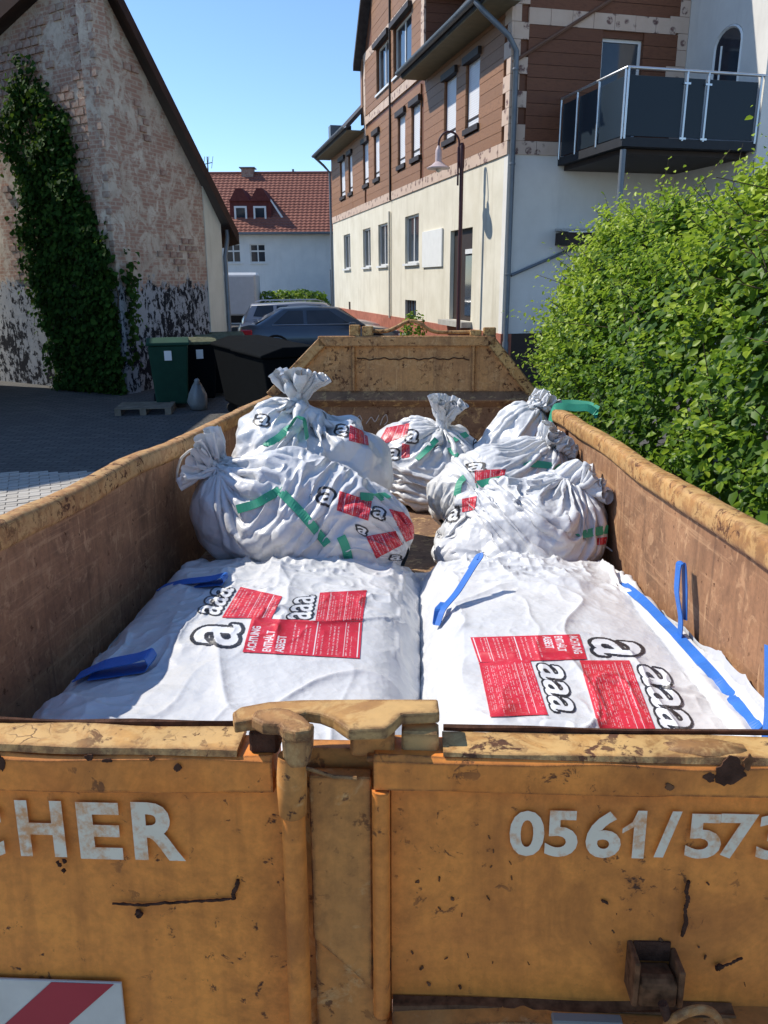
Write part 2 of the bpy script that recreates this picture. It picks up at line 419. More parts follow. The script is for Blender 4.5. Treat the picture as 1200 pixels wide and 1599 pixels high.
# rusty lip along the inner edge
bar_x('rust_lip', M_RUST, dl, -1.13, -.11, [(.050, .001), (.056, .001), (.056, .009), (.049, .0095)], amp=.002, seed=57)
bar_x('rust_lip', M_RUST, dr, .18, 1.13, [(.050, .001), (.056, .001), (.056, .009), (.049, .0095)], amp=.002, seed=58)
# rusted-through patch and dent on the right rail
def blotch(name, par, px_, py_, rx, rz, y, m, seed, th=.002):
    r_ = np.random.default_rng(seed); p = face(px_, py_, y); n_ = 26
    poly = [(p[0]+rx*math.cos(a)*(1+.35*(r_.random()-.5)+.18*math.sin(3*a+seed)), p[2]+rz*math.sin(a)*(1+.4*(r_.random()-.5)+.2*math.sin(2*a+seed*2))) for a in np.linspace(0, 2*math.pi, n_, endpoint=False)]
    return MB().prism(poly, 1, y-th, y).build(name, m, par)
blotch('rust_patch', dr, 1140, 1203, .019, .019, -.0205, M_RUST, 3); blotch('rust_patch', dr, 1108, 1213, .008, .006, -.0205, M_RUST, 5); blotch('rust_patch', dr, 1168, 1190, .006, .010, -.0205, M_POCK, 6)
blotch('rust_patch', dr, 1045, 1228, .006, .005, -.0205, M_POCK, 8); blotch('rust_patch', dl, 278, 1198, .005, .005, -.0205, M_RUST, 9); blotch('rust_patch', dl, 168, 1187, .007, .003, -.0205, M_RUST, 10)
blotch('rust_patch', dl, 140, 1182, .006, .004, -.0205, M_RUST, 12); blotch('rust_patch', dl, 238, 1184, .004, .004, -.0205, M_POCK, 13); blotch('rust_patch', dl, 2, 1190, .005, .012, -.0205, M_RUST, 14)
b_ = MB().lathe([(.004, -.012), (.060, -.008), (.052, .002), (.03, .007), (.004, .009)], 18); b_.v = [tuple(np.array(q)*(1+.08*rng.normal())) for q in b_.v]
p = face(1105, 1152, .01); b_.xf(np.array([[1, 0, 0], [0, .42, 0], [0, 0, .9]]), (p[0], .012, .006)); b_.build('rail_dent', M_RIM, dr, smooth=60)

# bottom ledge of the right leaf
zl = -.405
led = bar_x('bottom_ledge', M_GRIME, dr, .11, 1.13, [(-.050, zl-.05), (-.050, zl-.006), (-.044, zl), (.02, zl), (.02, zl-.05)][::-1], amp=.005, seed=61)
bar_x('rust_crust', M_POCK, dr, .11, .60, [(-.020, zl+.001), (-.001, zl+.001), (-.001, zl+.007), (-.018, zl+.004)][::-1], amp=.004, seed=63)
MB().box(.10, 1.12, -.012, .02, -.76, zl-.05).build('lower_panel', M_DOOR, dr)
# grey batten resting on the ledge
a = face(862, 1566, -.03); b2 = face(972, 1558, -.03)
MB().box(a[0], b2[0], -.045, -.028, zl+.001, zl+.013).build('batten', simple('grey_weathered_wood', (.25, .23, .19), .8), dr, bevel=.002)

# --- lock group in the middle
lock = MB().prism([(-.004, -.035), (.081, -.035), (.081, -.385), (.052, -.352), (-.004, -.296)], 1, -.012, .012).build('lock_plate', M_GRIME, skip, bevel=.002)
MB().prism([(-.004, -.301), (.103, -.405), (.103, -.76), (-.004, -.76)], 1, .004, .022).build('lower_lock_plate', M_GRIME, lock, bevel=.002)
MB().box(-.043, .108, .0225, .045, -.76, -.012).build('backing_plate', M_GRIME, lock)
xs = .0945
MB().tube([(xs, -.016, -.42), (xs, -.016, -.05)], .0125, 12).build('stop_bar', M_DOOR, lock, smooth=50)
MB().box(xs-.013, xs+.013, -.02, .0, -.345, -.318).build('stop_bar_clip', M_RUST, lock, bevel=.003)
xr = -.024
rod = MB().tube([(xr, -.028, -.78), (xr, -.028, -.40), (xr+.0005, -.028, -.2), (xr, -.028, -.05)], .0165, 16).build('locking_rod', M_DOOR, skip, smooth=50)
MB().lathe([(.012, -.085), (.019, -.078), (.0205, -.04), (.0205, -.02), (.017, .008)], 16, (xr, -.03, 0)).build('rod_sleeve', M_GRIME, rod, smooth=50)
for z in (-.52, -.66): MB().box(xr-.028, xr+.028, -.045, .005, z-.02, z+.02).build('rod_guide', M_DOOR, rod, bevel=.004)
# the lever head: thick hooked plate on top, made from outlines on its own plane
def topz(px, py, z): 
    p = K.pix(px, py, 2, z); return (p[0], p[1])
zt = .050
hook = [topz(*p, zt) for p in ((363, 1112), (376, 1103), (420, 1095), (470, 1092), (560, 1091), (684, 1091), (687, 1112), (628, 1115), (616, 1127), (603, 1137), (545, 1139), (533, 1131), (521, 1122), (500, 1114), (478, 1111), (460, 1118), (392, 1124), (366, 1128))]
hk = MB().prism(hook, 2, zt-.017, zt).build('lever_hook', M_EDGE, rod, bevel=.003, seg=2)
# second plate under its right end
a = topz(628, 1122, .03); b2 = topz(686, 1140, .03)
MB().box(a[0], b2[0], b2[1], a[1], -.008, .026).build('catch_block', M_EDGE, rod, bevel=.003)
MB().box(.075, .172, -.012, .05, -.012, -.004).build('catch_shelf', M_GRIME, rod, bevel=.002)
MB().box(.052, .112, .0, .045, -.012, zt-.022).build('catch_post', M_GRIME, rod, bevel=.003)
# bent hand lever: flat tongue over a vertical block
tong = [topz(*p, zt+.008) for p in ((392, 1120), (398, 1108), (432, 1103), (452, 1106), (474, 1117), (489, 1131), (486, 1140), (462, 1143), (441, 1138), (436, 1130), (410, 1129))]
MB().prism(tong, 2, zt-.01, zt+.008).build('lever_tongue', M_RIM, rod, bevel=.004, seg=2)
a = face(440, 1140, -.045); b2 = face(487, 1196, -.045)
MB().prism([(a[0], zt-.006), (b2[0]+.001, zt-.003), (b2[0]-.001, zt-.035), (b2[0]-.006, b2[2]), (a[0]+.010, b2[2]-.002), (a[0]+.001, b2[2]+.014)], 1, -.052, -.012).build('lever_grip', M_RIM, rod, bevel=.005, seg=2)
MB().box(-.085, -.045, -.008, .028, -.006, zt-.022).build('lever_foot', M_RUST, rod, bevel=.004)
p1_ = [(-.040, -.005, -.022), (.0, -.010, -.026), (.03, -.014, -.0335), (.062, -.016, -.0335)]
MB().tube(p1_, .0028, 6).build('plate_lip', M_RIM, rod)

# --- hinge bracket low on the right leaf
a = face(982, 1485, -.03); b2 = face(1070, 1562, -.03)
x0, x1, z1_, z0_ = a[0], b2[0], a[2], b2[2]
x0 += .006; x1 -= .008; z1_ -= .008
br = MB().box(x0, x0+.008, -.045, .004, z0_, z1_).build('hinge_bracket', M_POCK, dr, bevel=.002)
MB().box(x1-.008, x1, -.045, .004, z0_, z1_-.012).build('bracket_cheek', M_POCK, br, bevel=.002)
MB().prism([(-.046, z0_), (-.046, z0_+.036), (-.034, z0_+.044), (.0, z0_+.036), (.0, z0_)], 0, x0+.009, x1-.009).build('bracket_block', M_POCK, br, bevel=.004)
MB().box(x0+.009, x1-.009, -.004, -.001, z0_+.04, z1_).build('bracket_back', M_RUST, br)
MB().tube([(x0+.035, -.062, z0_+.026), (x0+.045, -.066, z0_+.0), (x0+.058, -.064, z0_-.035)], .007, 8).build('retaining_pin', M_RUST, br, smooth=60)
cr = face(1082, 1588, -.06)
ring = [(cr[0]+.036*math.cos(th), -.066+.004*math.sin(2*th), cr[2]-.012+.030*math.sin(th)) for th in np.linspace(-.2, math.pi+.5, 18)]
MB().tube(ring, .0065, 8).build('chain_ring', M_GRIME, br, smooth=60)
# old weld beads and gashes on the doors
def bead(name, par, pix, r_, m=M_RUST, y=-.004):
    P_ = np.array([face(*q, y) for q in pix]); t_ = np.linspace(0, len(P_)-1, len(P_)*6)
    Q_ = np.stack([np.interp(t_, np.arange(len(P_)), P_[:, k]) for k in range(3)], 1); Q_[:, 2] += rng.normal(0, .0006, len(Q_))
    rr = r_*(.7+.6*rng.random(len(Q_)))
    return MB().tube(Q_, list(rr), 6).build(name, m, par)
bead('weld_bead', dl, [(176, 1411), (215, 1413), (265, 1410), (310, 1407), (350, 1405), (368, 1402)], .0018)
bead('weld_bead', dl, [(366, 1403), (364, 1395), (370, 1385), (372, 1374)], .0030)
bead('rust_pock', dl, [(214, 1424), (219, 1427), (217, 1430)], .0042)
for pp in ([(90, 1346), (95, 1352)], [(99, 1343), (103, 1346)], [(98, 1358), (102, 1361)]): bead('rust_pock', dl, pp, .0024)
bead('rust_gash', dr, [(1076, 1375), (1072, 1392), (1075, 1405), (1070, 1420), (1072, 1440), (1065, 1462)], .0026)
bead('rust_gash', dr, [(1120, 1512), (1140, 1505), (1160, 1495)], .0018)
bead('rust_pock', dr, [(940, 1406), (950, 1410)], .0018); bead('rust_pock', dr, [(1118, 1512), (1128, 1508)], .0038)
for k in range(30):
    px_, py_ = rng.uniform(640, 800), rng.uniform(1290, 1560)
    if k > 18: px_, py_ = rng.uniform(800, 1195), rng.uniform(1360, 1540)
    bead('rust_pock', dr, [(px_, py_), (px_+rng.uniform(-5, 5), py_+rng.uniform(1, 6))], rng.choice([.0006, .0009, .0013, .0019]), M_POCK, y=-.001)

# --- lettering
def text_mesh(txt, size, bold=0.0, shear=0.0, spacing=1.0):
    cu = bpy.data.curves.new('text', 'FONT'); cu.body = txt; cu.size = size; cu.offset = bold*size; cu.shear = shear
    cu.space_character = spacing; cu.resolution_u = 4
    o = bpy.data.objects.new('text', cu); col.objects.link(o)
    bpy.context.view_layer.update()
    me = bpy.data.meshes.new_from_object(o.evaluated_get(bpy.context.evaluated_depsgraph_get()))
    bpy.data.objects.remove(o); v = np.array([q.co[:] for q in me.vertices]); f = [tuple(q.vertices) for q in me.polygons]
    bpy.data.meshes.remove(me)
    return v, f
def lettering(txt, pa, pb, par, bold, name='letter'):
    """each glyph its own part, its box fitted to door positions pa (top left) .. pb (bottom right) in pixels of the face"""
    A = face(*pa, -.002); B = face(*pb, -.002)
    v, f = text_mesh(txt, 1.0, bold)
    if txt == '1':
        v = np.array([(0, .62, 0), (.0, .52, 0), (.30, .66, 0), (.30, 0, 0), (.62, 0, 0), (.62, 1, 0), (.38, 1, 0), (.25, .76, 0)]); f = [(0, 1, 2, 7), (2, 3, 4, 5), (7, 2, 5, 6)]
    w_ = v[:, 0].max()-v[:, 0].min(); h_ = v[:, 1].max()-v[:, 1].min()
    x = A[0]+(v[:, 0]-v[:, 0].min())/w_*(B[0]-A[0]); z = B[2]+(v[:, 1]-v[:, 1].min())/h_*(A[2]-B[2])
    mb = MB(); mb.add(np.stack([x, np.full(len(x), -.0055), z], 1), f)
    me = mb.mesh(name); bm = bmesh.new(); bm.from_mesh(me); bmesh.ops.remove_doubles(bm, verts=bm.verts, dist=1e-6); bm.faces.ensure_lookup_table(); bm.normal_update()
    if bm.faces[0].normal.y > 0: bmesh.ops.reverse_faces(bm, faces=bm.faces)
    bm.to_mesh(me); bm.free()
    return link(name, me, M_LETTER, par)
for ch, a, b2 in (('C', (-82, 1252), (12, 1338)), ('H', (24, 1247), (107, 1336)), ('E', (119, 1250), (195, 1340)), ('R', (205, 1250), (292, 1342))):
    lettering(ch, a, b2, dl, .035)
for ch, a, b2 in (('0', (797, 1263), (848, 1335)), ('5', (853, 1263), (900, 1336)), ('6', (917, 1264), (967, 1338)), ('1', (974, 1263), (1004, 1338)), ('/', (1026, 1264), (1058, 1337)), ('5', (1074, 1268), (1122, 1339)), ('7', (1126, 1268), (1176, 1339)), ('3', (1186, 1270), (1234, 1341))):
    lettering(ch, a, b2, dr, .030)
# --- striped warning plate low on the left leaf
t = NT('faded_red_reflective', .45, .4); t.color(t.mix(t.noise(9, 5), (.30, .015, .028), (.42, .03, .045))); M_RED = t.m
M_WHT = simple('faded_white_reflective', (.55, .52, .44), .5, .4, scale=12)
a = face(190, 1534, -.008); zt_, xr_ = a[2], a[0]
plate = MB().box(xr_-.62, xr_, -.010, -.0055, zt_-.14, zt_).build('warning_plate', M_WHT, dl, bevel=.001)
for k in range(4):
    x0 = xr_-.010-.19*k
    MB().add([(x0, -.0108, zt_-.001), (x0-.095, -.0108, zt_-.001), (x0-.095-.139, -.0108, zt_-.139), (x0-.139, -.0108, zt_-.139)], [(0, 1, 2, 3)]).build('red_stripe', M_RED, plate)
# ------------------------------------------------------------------ sacks: a small cloth solver on grids
def solve(P, ru, rv, wrap, gravity, collide, steps=110, inner=5, bend=.35, seed=0, pin=None, damp=.93):
    """P (nv,nu,3); ru (nv,) or (nv,nu) rest along u, rv rest along v; collide(P) edits in place"""
    nv, nu, _ = P.shape; Q = P.copy()
    ru = np.broadcast_to(np.asarray(ru, float).reshape(-1, 1) if np.ndim(ru) == 1 else ru, (nv, nu))
    rv = np.broadcast_to(np.asarray(rv, float), (nv, nu)) if np.ndim(rv) != 1 else np.broadcast_to(np.asarray(rv, float).reshape(-1, 1), (nv, nu))
    def cons(a, b, rest, ks, kc):
        d = b-a; L = np.sqrt((d*d).sum(-1, keepdims=True))+1e-9; e = (L-rest[..., None])
        k = np.where(e > 0, ks, kc)*.5
        c = d*(e/L*k); return c
    def pass_u(ks, kc):
        for o in (0, 1):
            if wrap:
                a = np.arange(o, nu, 2); b = (a+1) % nu
            else:
                a = np.arange(o, nu-1, 2); b = a+1
            c = cons(P[:, a], P[:, b], ru[:, a], ks, kc); P[:, a] += c; P[:, b] -= c
    def pass_v(ks, kc):
        for o in (0, 1):
            a = np.arange(o, nv-1, 2); b = a+1
            c = cons(P[a], P[b], rv[a], ks, kc); P[a] += c; P[b] -= c
    def pass_d(ks, kc):
        rd = np.sqrt(ru**2+rv**2)
        for o in (0, 1):
            a = np.arange(o, nv-1, 2); b = a+1
            for s in (1, -1):
                if wrap:
                    idx = (np.arange(nu)+s) % nu
                    pa, pb = P[a], P[b][:, idx]; c = cons(pa, pb, rd[a], ks, kc); P[a] += c
                    tmp = P[b]; tmp[:, idx] -= c; P[b] = tmp
                else:
                    ia = np.arange(nu-1) if s > 0 else np.arange(1, nu); ib = ia+s
                    A = P[a]; B = P[b]; c = cons(A[:, ia], B[:, ib], rd[a][:, ia], ks, kc); A[:, ia] += c; B[:, ib] -= c; P[a] = A; P[b] = B
    def pass_bend(k):
        # keep vertices two apart from folding closer than a fraction of their rest distance
        if wrap:
            a = P; b = np.roll(P, -2, 1); r2 = ru*2*.86
        else: a = P[:, :-2]; b = P[:, 2:]; r2 = ru[:, :-2]*2*.86
        d = b-a; L = np.sqrt((d*d).sum(-1, keepdims=True))+1e-9; e = np.minimum(L-r2[..., None], 0); c = d*(e/L*.25*k)
        if wrap: P[...] += c - np.roll(c, 2, 1)
        else: P[:, :-2] += c; P[:, 2:] -= c
        d = P[2:]-P[:-2]; L = np.sqrt((d*d).sum(-1, keepdims=True))+1e-9; e = np.minimum(L-rv[:-2, :, None]*2*.86, 0); c = d*(e/L*.25*k)
        P[:-2] += c; P[2:] -= c
    g = np.array([0, 0, -gravity])
    for it in range(steps):
        V = (P-Q)*damp; Q[...] = P
        V = np.clip(V, -.03, .03)
        P += V + g
        for k in range(inner):
            pass_u(1.0, .55); pass_v(1.0, .55); pass_d(.6, .3); pass_bend(bend)
            if pin is not None: pin(P)
            collide(P)
    return P
def upsample(P, wrap, k=2):
    """Catmull-Rom upsampling of a grid"""
    def up1(A, ax, wrap):
        A = np.moveaxis(A, ax, 0); n = len(A)
        if wrap: m1, p1, p2 = np.roll(A, 1, 0), np.roll(A, -1, 0), np.roll(A, -2, 0); a = A
        else:
            a = A[:-1]; p1 = A[1:]; m1 = np.concatenate([A[:1]*2-A[1:2], A[:-2]]); p2 = np.concatenate([A[2:], A[-1:]*2-A[-2:-1]])
        outs = []
        for q in range(k):
            t_ = q/k
            outs.append(.5*((2*a)+(p1-m1)*t_+(2*m1-5*a+4*p1-p2)*t_*t_+(3*a-m1-3*p1+p2)*t_**3))
        B = np.stack(outs, 1).reshape(-1, *A.shape[1:])
        if not wrap: B = np.concatenate([B, A[-1:]])
        return np.moveaxis(B, 0, ax)
    return up1(up1(P, 0, False), 1, wrap)

# contents of the sacks: ellipsoids in the container's frame (centre, radii, yaw, tilt about x, roll about y)
class Ell:
    def __init__(s, c, r, yaw=0, roll=0):
        s.c = np.array(c, float); s.r = np.array(r, float)
        cy_, sy_ = math.cos(R(roll)), math.sin(R(roll))
        s.Rm = rotz(R(yaw)) @ np.array([[cy_, 0, sy_], [0, 1, 0], [-sy_, 0, cy_]])
    def push(s, P, grow=0.0):
        L = (P-s.c) @ s.Rm; rr = s.r+grow
        q = np.sqrt(((L/rr)**2).sum(-1)); m = q < 1
        if m.any():
            Lm = L[m]/np.maximum(q[m], .08)[:, None]
            P[m] = Lm @ s.Rm.T + s.c
def box_limits(P, floor=FLOOR+.004):
    P[..., 2] = np.maximum(P[..., 2], floor)
    for s in (-1, 1):
        m = (P[..., 0]*s > 1.085) & (P[..., 2] < .0)
        P[..., 0] = np.where(m, s*1.085, P[..., 0])

t = NT('white_woven_plastic', .32, .5)
fine = t.noise(70, 5, .65)
def creases(t, sc):
    nz = t.n('ShaderNodeTexNoise'); t.l(t.co(), nz.inputs['Vector']); nz.inputs['Scale'].default_value = sc*.4; nz.inputs['Detail'].default_value = 3
    vm = t.n('ShaderNodeVectorMath', operation='MULTIPLY_ADD'); t.l(nz.outputs['Color'], vm.inputs[0]); vm.inputs[1].default_value = (1.6/sc,)*3; t.l(t.co(), vm.inputs[2])
    return t.voro(sc, vm.outputs[0])
wv_ = t.math('ADD', creases(t, 15), t.math('MULTIPLY', creases(t, 38), .4))
c = t.mix(t.ramp(t.noise(3, 5), (.35, .0), (.7, 1.0)), (.57, .575, .58), (.68, .675, .665))
c = t.mix(t.ramp(t.noise(17, 6, .7), (.66, 0.0), (.80, .22)), c, (.42, .37, .28))
t.color(c); t.rough(t.ramp(fine, (.2, .24), (.8, .42)))
t.bump(t.math('ADD', t.math('MULTIPLY', wv_, .6), t.math('MULTIPLY', fine, .12)), .5, .012)
t.b.inputs['Subsurface Weight'].default_value = .0
M_BAG = t.m
t = NT('printed_ink', .42, .45)
t.color(t.mix(t.ramp(t.noise(60, 5, .7), (.55, 0.0), (.75, .25)), t.attr('ink'), (.62, .5, .5)))
t.bump(creases(t, 15), .3, .008); M_INK = t.m
def strap_mat(name, c):
    t = NT(name, .5, .4); wv = t.n('ShaderNodeTexWave'); wv.inputs['Scale'].default_value = 160; wv.inputs['Distortion'].default_value = .5
    t.l(t.co(), wv.inputs[0]); t.color(t.mix(t.ramp(t.noise(14, 4), (.3, 0.), (.7, 1.)), tuple(x*.8 for x in c), c)); t.bump(wv.outputs['Fac'], .25, .001); return t.m
M_GREEN = strap_mat('green_strap', (.045, .36, .22)); M_BLUE = strap_mat('blue_strap', (.028, .16, .56))
M_CORD = simple('pale_cord', (.62, .58, .52), .8)

BAGS = {}
def crumple(p, cell, slope, rs):
    """faceted creases: upper envelope of random planes minus another one"""
    lo, hi = p.min(0)-cell, p.max(0)+cell; out = np.zeros(len(p))
    for sg in (1, -1):
        S = p[rs.integers(0, len(p), max(24, int(len(p)*0+ (hi-lo)[0]*(hi-lo)[1]*2.2/cell**2)))] + rs.normal(0, cell*.3, 3)
        G = rs.normal(0, slope, S.shape); b = rs.uniform(-.1, .1, len(S))*cell
        for a in range(0, len(p), 8000):
            q = p[a:a+8000]; 
            d2 = (q**2).sum(1)[:, None]+(S**2).sum(1)[None]-2*q@S.T
            out[a:a+8000] += sg*(b+q@G.T-(G*S).sum(1)-d2/cell).max(1)
    return out
def finish(key, name, P, wrap, label, group, k=2, crum=(.100, .24)):
    """turn a solved grid into the sack's body; P in the container's frame"""
    H = upsample(P, wrap, k); nv, nu, _ = H.shape
    du = np.roll(H, -1, 1)-np.roll(H, 1, 1) if wrap else np.gradient(H, axis=1)
    nn = np.cross(np.gradient(H, axis=0), du); nn /= np.linalg.norm(nn, axis=-1, keepdims=True)+1e-9
    rs = np.random.default_rng(sum(map(ord, key))*7)
    h_ = crumple(H.reshape(-1, 3), crum[0], .30, rs)*crum[1] + (crumple(H.reshape(-1, 3), .21, .30, rs)*.16 if wrap else 0)
    mk = .30+1.5*vnoise(H*3.1, 77).reshape(-1)**2.0
    H = H + nn*(h_*mk).reshape(nv, nu, 1)
    if not wrap:
        q2 = H[..., :2]; wp = vnoise(q2*2.0, 90)*1.5
        def rg(sx, sy, sd, pw): return (1-np.abs(2*vnoise(np.stack([q2[..., 0]*sx+wp, q2[..., 1]*sy-wp*1.3], -1), sd+len(key)*3+ord(key))-1))**pw
        mod = vnoise(q2*2.4, 91+ord(key)); yy_ = np.clip((q2[..., 1]-1.85)/.6, 0, 1)
        H[..., 2] += .014*rg(3.1, 2.3, 92, 10)+.017*mod*rg(7.5, 4.2, 93, 6)+.014*mod**2*rg(13, 15, 94, 4)+yy_*(.020*rg(8, 6, 95, 3)+.012*rg(17, 15, 96, 2))
    if not wrap: H[..., 2] = np.maximum(H[..., 2], FLOOR+.004)
    base = P.reshape(-1, 3).mean(0).copy(); base[2] = P[..., 2].min()
    fr = Frame(K.M, K.w(base))
    root = empty(name, fr); tag(root, label, 'sack', group)
    V = H.reshape(-1, 3)-base
    f = grid_faces(nv, nu, wrap)
    me = np_mesh('body', V, f)
    ctr = V.mean(0); n_ = np.zeros(len(me.polygons)*3); me.polygons.foreach_get('normal', n_); c_ = np.zeros(len(me.polygons)*3); me.polygons.foreach_get('center', c_)
    if ((n_.reshape(-1, 3))*(c_.reshape(-1, 3)-ctr)).sum() < 0: me.flip_normals()
    o = link('body', me, M_BAG, root, smooth=1)
    Vw = V @ K.M.T + K.w(base)
    bvh = BVHTree.FromPolygons([tuple(p) for p in Vw], [tuple(q) for q in f])
    BAGS[key] = dict(root=root, bvh=bvh, fr=fr, V=Vw)
    return root

def tied_sack(key, name, label, ells, base, neck, tip, C0=2.9, L=1.75, rneck=.05, rmax=.42, seed=0, nu=140, nv=96, others=(), grav=.00028, neckv=.85, steps=55, ruff=.16, fold=1.0):
    base, neck, tip = (np.array(p, float) for p in (base, neck, tip))
    r_ = np.random.default_rng(seed)
    ax = neck-base; axl = np.linalg.norm(ax); ax = ax/axl
    e1 = np.cross(ax, (0.31, .2, .93)); e1 /= np.linalg.norm(e1); e2 = np.cross(ax, e1)
    v = np.linspace(0, 1, nv); th = np.linspace(0, 2*math.pi, nu, endpoint=False)
    cpos = np.where((v < neckv)[:, None], base+(neck-base)*(v/neckv)[:, None], neck+(tip-neck)*((v-neckv)/(1-neckv))[:, None])
    rad = np.where(v < neckv, rmax*np.sqrt(np.clip(np.sin(np.clip(v/neckv, 0, 1)*math.pi), 0, 1))**.8, 0)
    rad = np.where(v < .02, .02, rad); rad = np.maximum(rad, rneck); rad = np.where(v > neckv, rneck+ruff*np.sin(np.clip((v-neckv)/(1-neckv), 0, 1)*math.pi*.62), rad)
    pl = sum(a*np.sin(th*k+r_.uniform(0, 6)) for k, a in ((7, .25), (11, .3), (17, .3), (26, .18)))
    near = np.exp(-((v-neckv)/.16)**2)[:, None]
    VV, TT = np.meshgrid(v, th, indexing='ij')
    def folds(kf, vf, sd):
        q = np.stack([np.cos(TT)*kf+3, np.sin(TT)*kf+3, VV*vf], -1); return 1-np.abs(2*vnoise(q, sd)-1)
    fo = .16*folds(2.6, 3.0, seed)**2+.13*folds(4.6, 5.0, seed+20)**2+.03*folds(8, 11, seed+30)**2-.12
    jit = 1+near*.45*pl[None]+fo*np.clip(v*8, 0, 1)[:, None]*fold+.012*r_.normal(size=(nv, nu))
    P = cpos[:, None]+(rad[:, None]*jit)[..., None]*(np.cos(th)[None, :, None]*e1+np.sin(th)[None, :, None]*e2)
    cmin = np.clip(v/.10, .02, 1.0)
    ru = C0*cmin/nu; rv = np.full(nv, L/nv)
    jn = int(neckv*nv); wpin = np.exp(-((np.arange(nv)-jn)/2.2)**2)
    rows = np.where(wpin > .05)[0]
    def pin(P):
        for j in rows:
            d = P[j]-neck; along = (d @ ax)[:, None]*ax; rad_ = d-along; q = np.sqrt((rad_**2).sum(-1, keepdims=True))+1e-9
            lim = rneck*(1+abs(j-jn)*.10); tgt = neck+along*.9+(j-jn)*.1*ax*rv[0]+rad_*np.minimum(1, lim/q); P[j] += (tgt-P[j])*wpin[j]
        # the ruff stands: pull its centre line to the tip
        for j in range(jn+2, nv):
            c_ = P[j].mean(0); P[j] += (cpos[j]-c_)*.25
    def collide(P):
        for e in ells: e.push(P)
        for e in others: e.push(P, .02)
        box_limits(P)
    P = solve(P, ru, rv, True, grav, collide, steps=steps, inner=4, seed=seed, pin=pin, bend=.12, damp=.85)
    return finish(key, name, P, True, label, 'tied sacks piled at the back of the skip')

eA = [Ell((-.42, 2.82, -.44), (.50, .32, .21), roll=10), Ell((-.80, 2.86, -.36), (.20, .26, .26)), Ell((-.14, 2.80, -.46), (.25, .30, .18)), Ell((-.35, 2.94, -.37), (.28, .2, .16))]
eB = [Ell((-.52, 3.55, -.36), (.46, .42, .36), roll=8), Ell((-.66, 3.6, -.08), (.26, .28, .22)), Ell((-.28, 3.55, -.30), (.26, .34, .30))]
eC = [Ell((.22, 4.75, -.45), (.40, .36, .27)), Ell((.10, 4.8, -.30), (.28, .30, .18))]
eD = [Ell((.86, 4.65, -.40), (.26, .42, .32)), Ell((.90, 4.7, -.18), (.18, .30, .20))]
eE = [Ell((.62, 3.75, -.46), (.40, .32, .26)), Ell((.85, 3.8, -.32), (.24, .28, .20))]
eF = [Ell((.70, 2.92, -.47), (.38, .34, .25)), Ell((.54, 2.85, -.55), (.27, .32, .20)), Ell((.86, 3.0, -.36), (.22, .24, .18))]

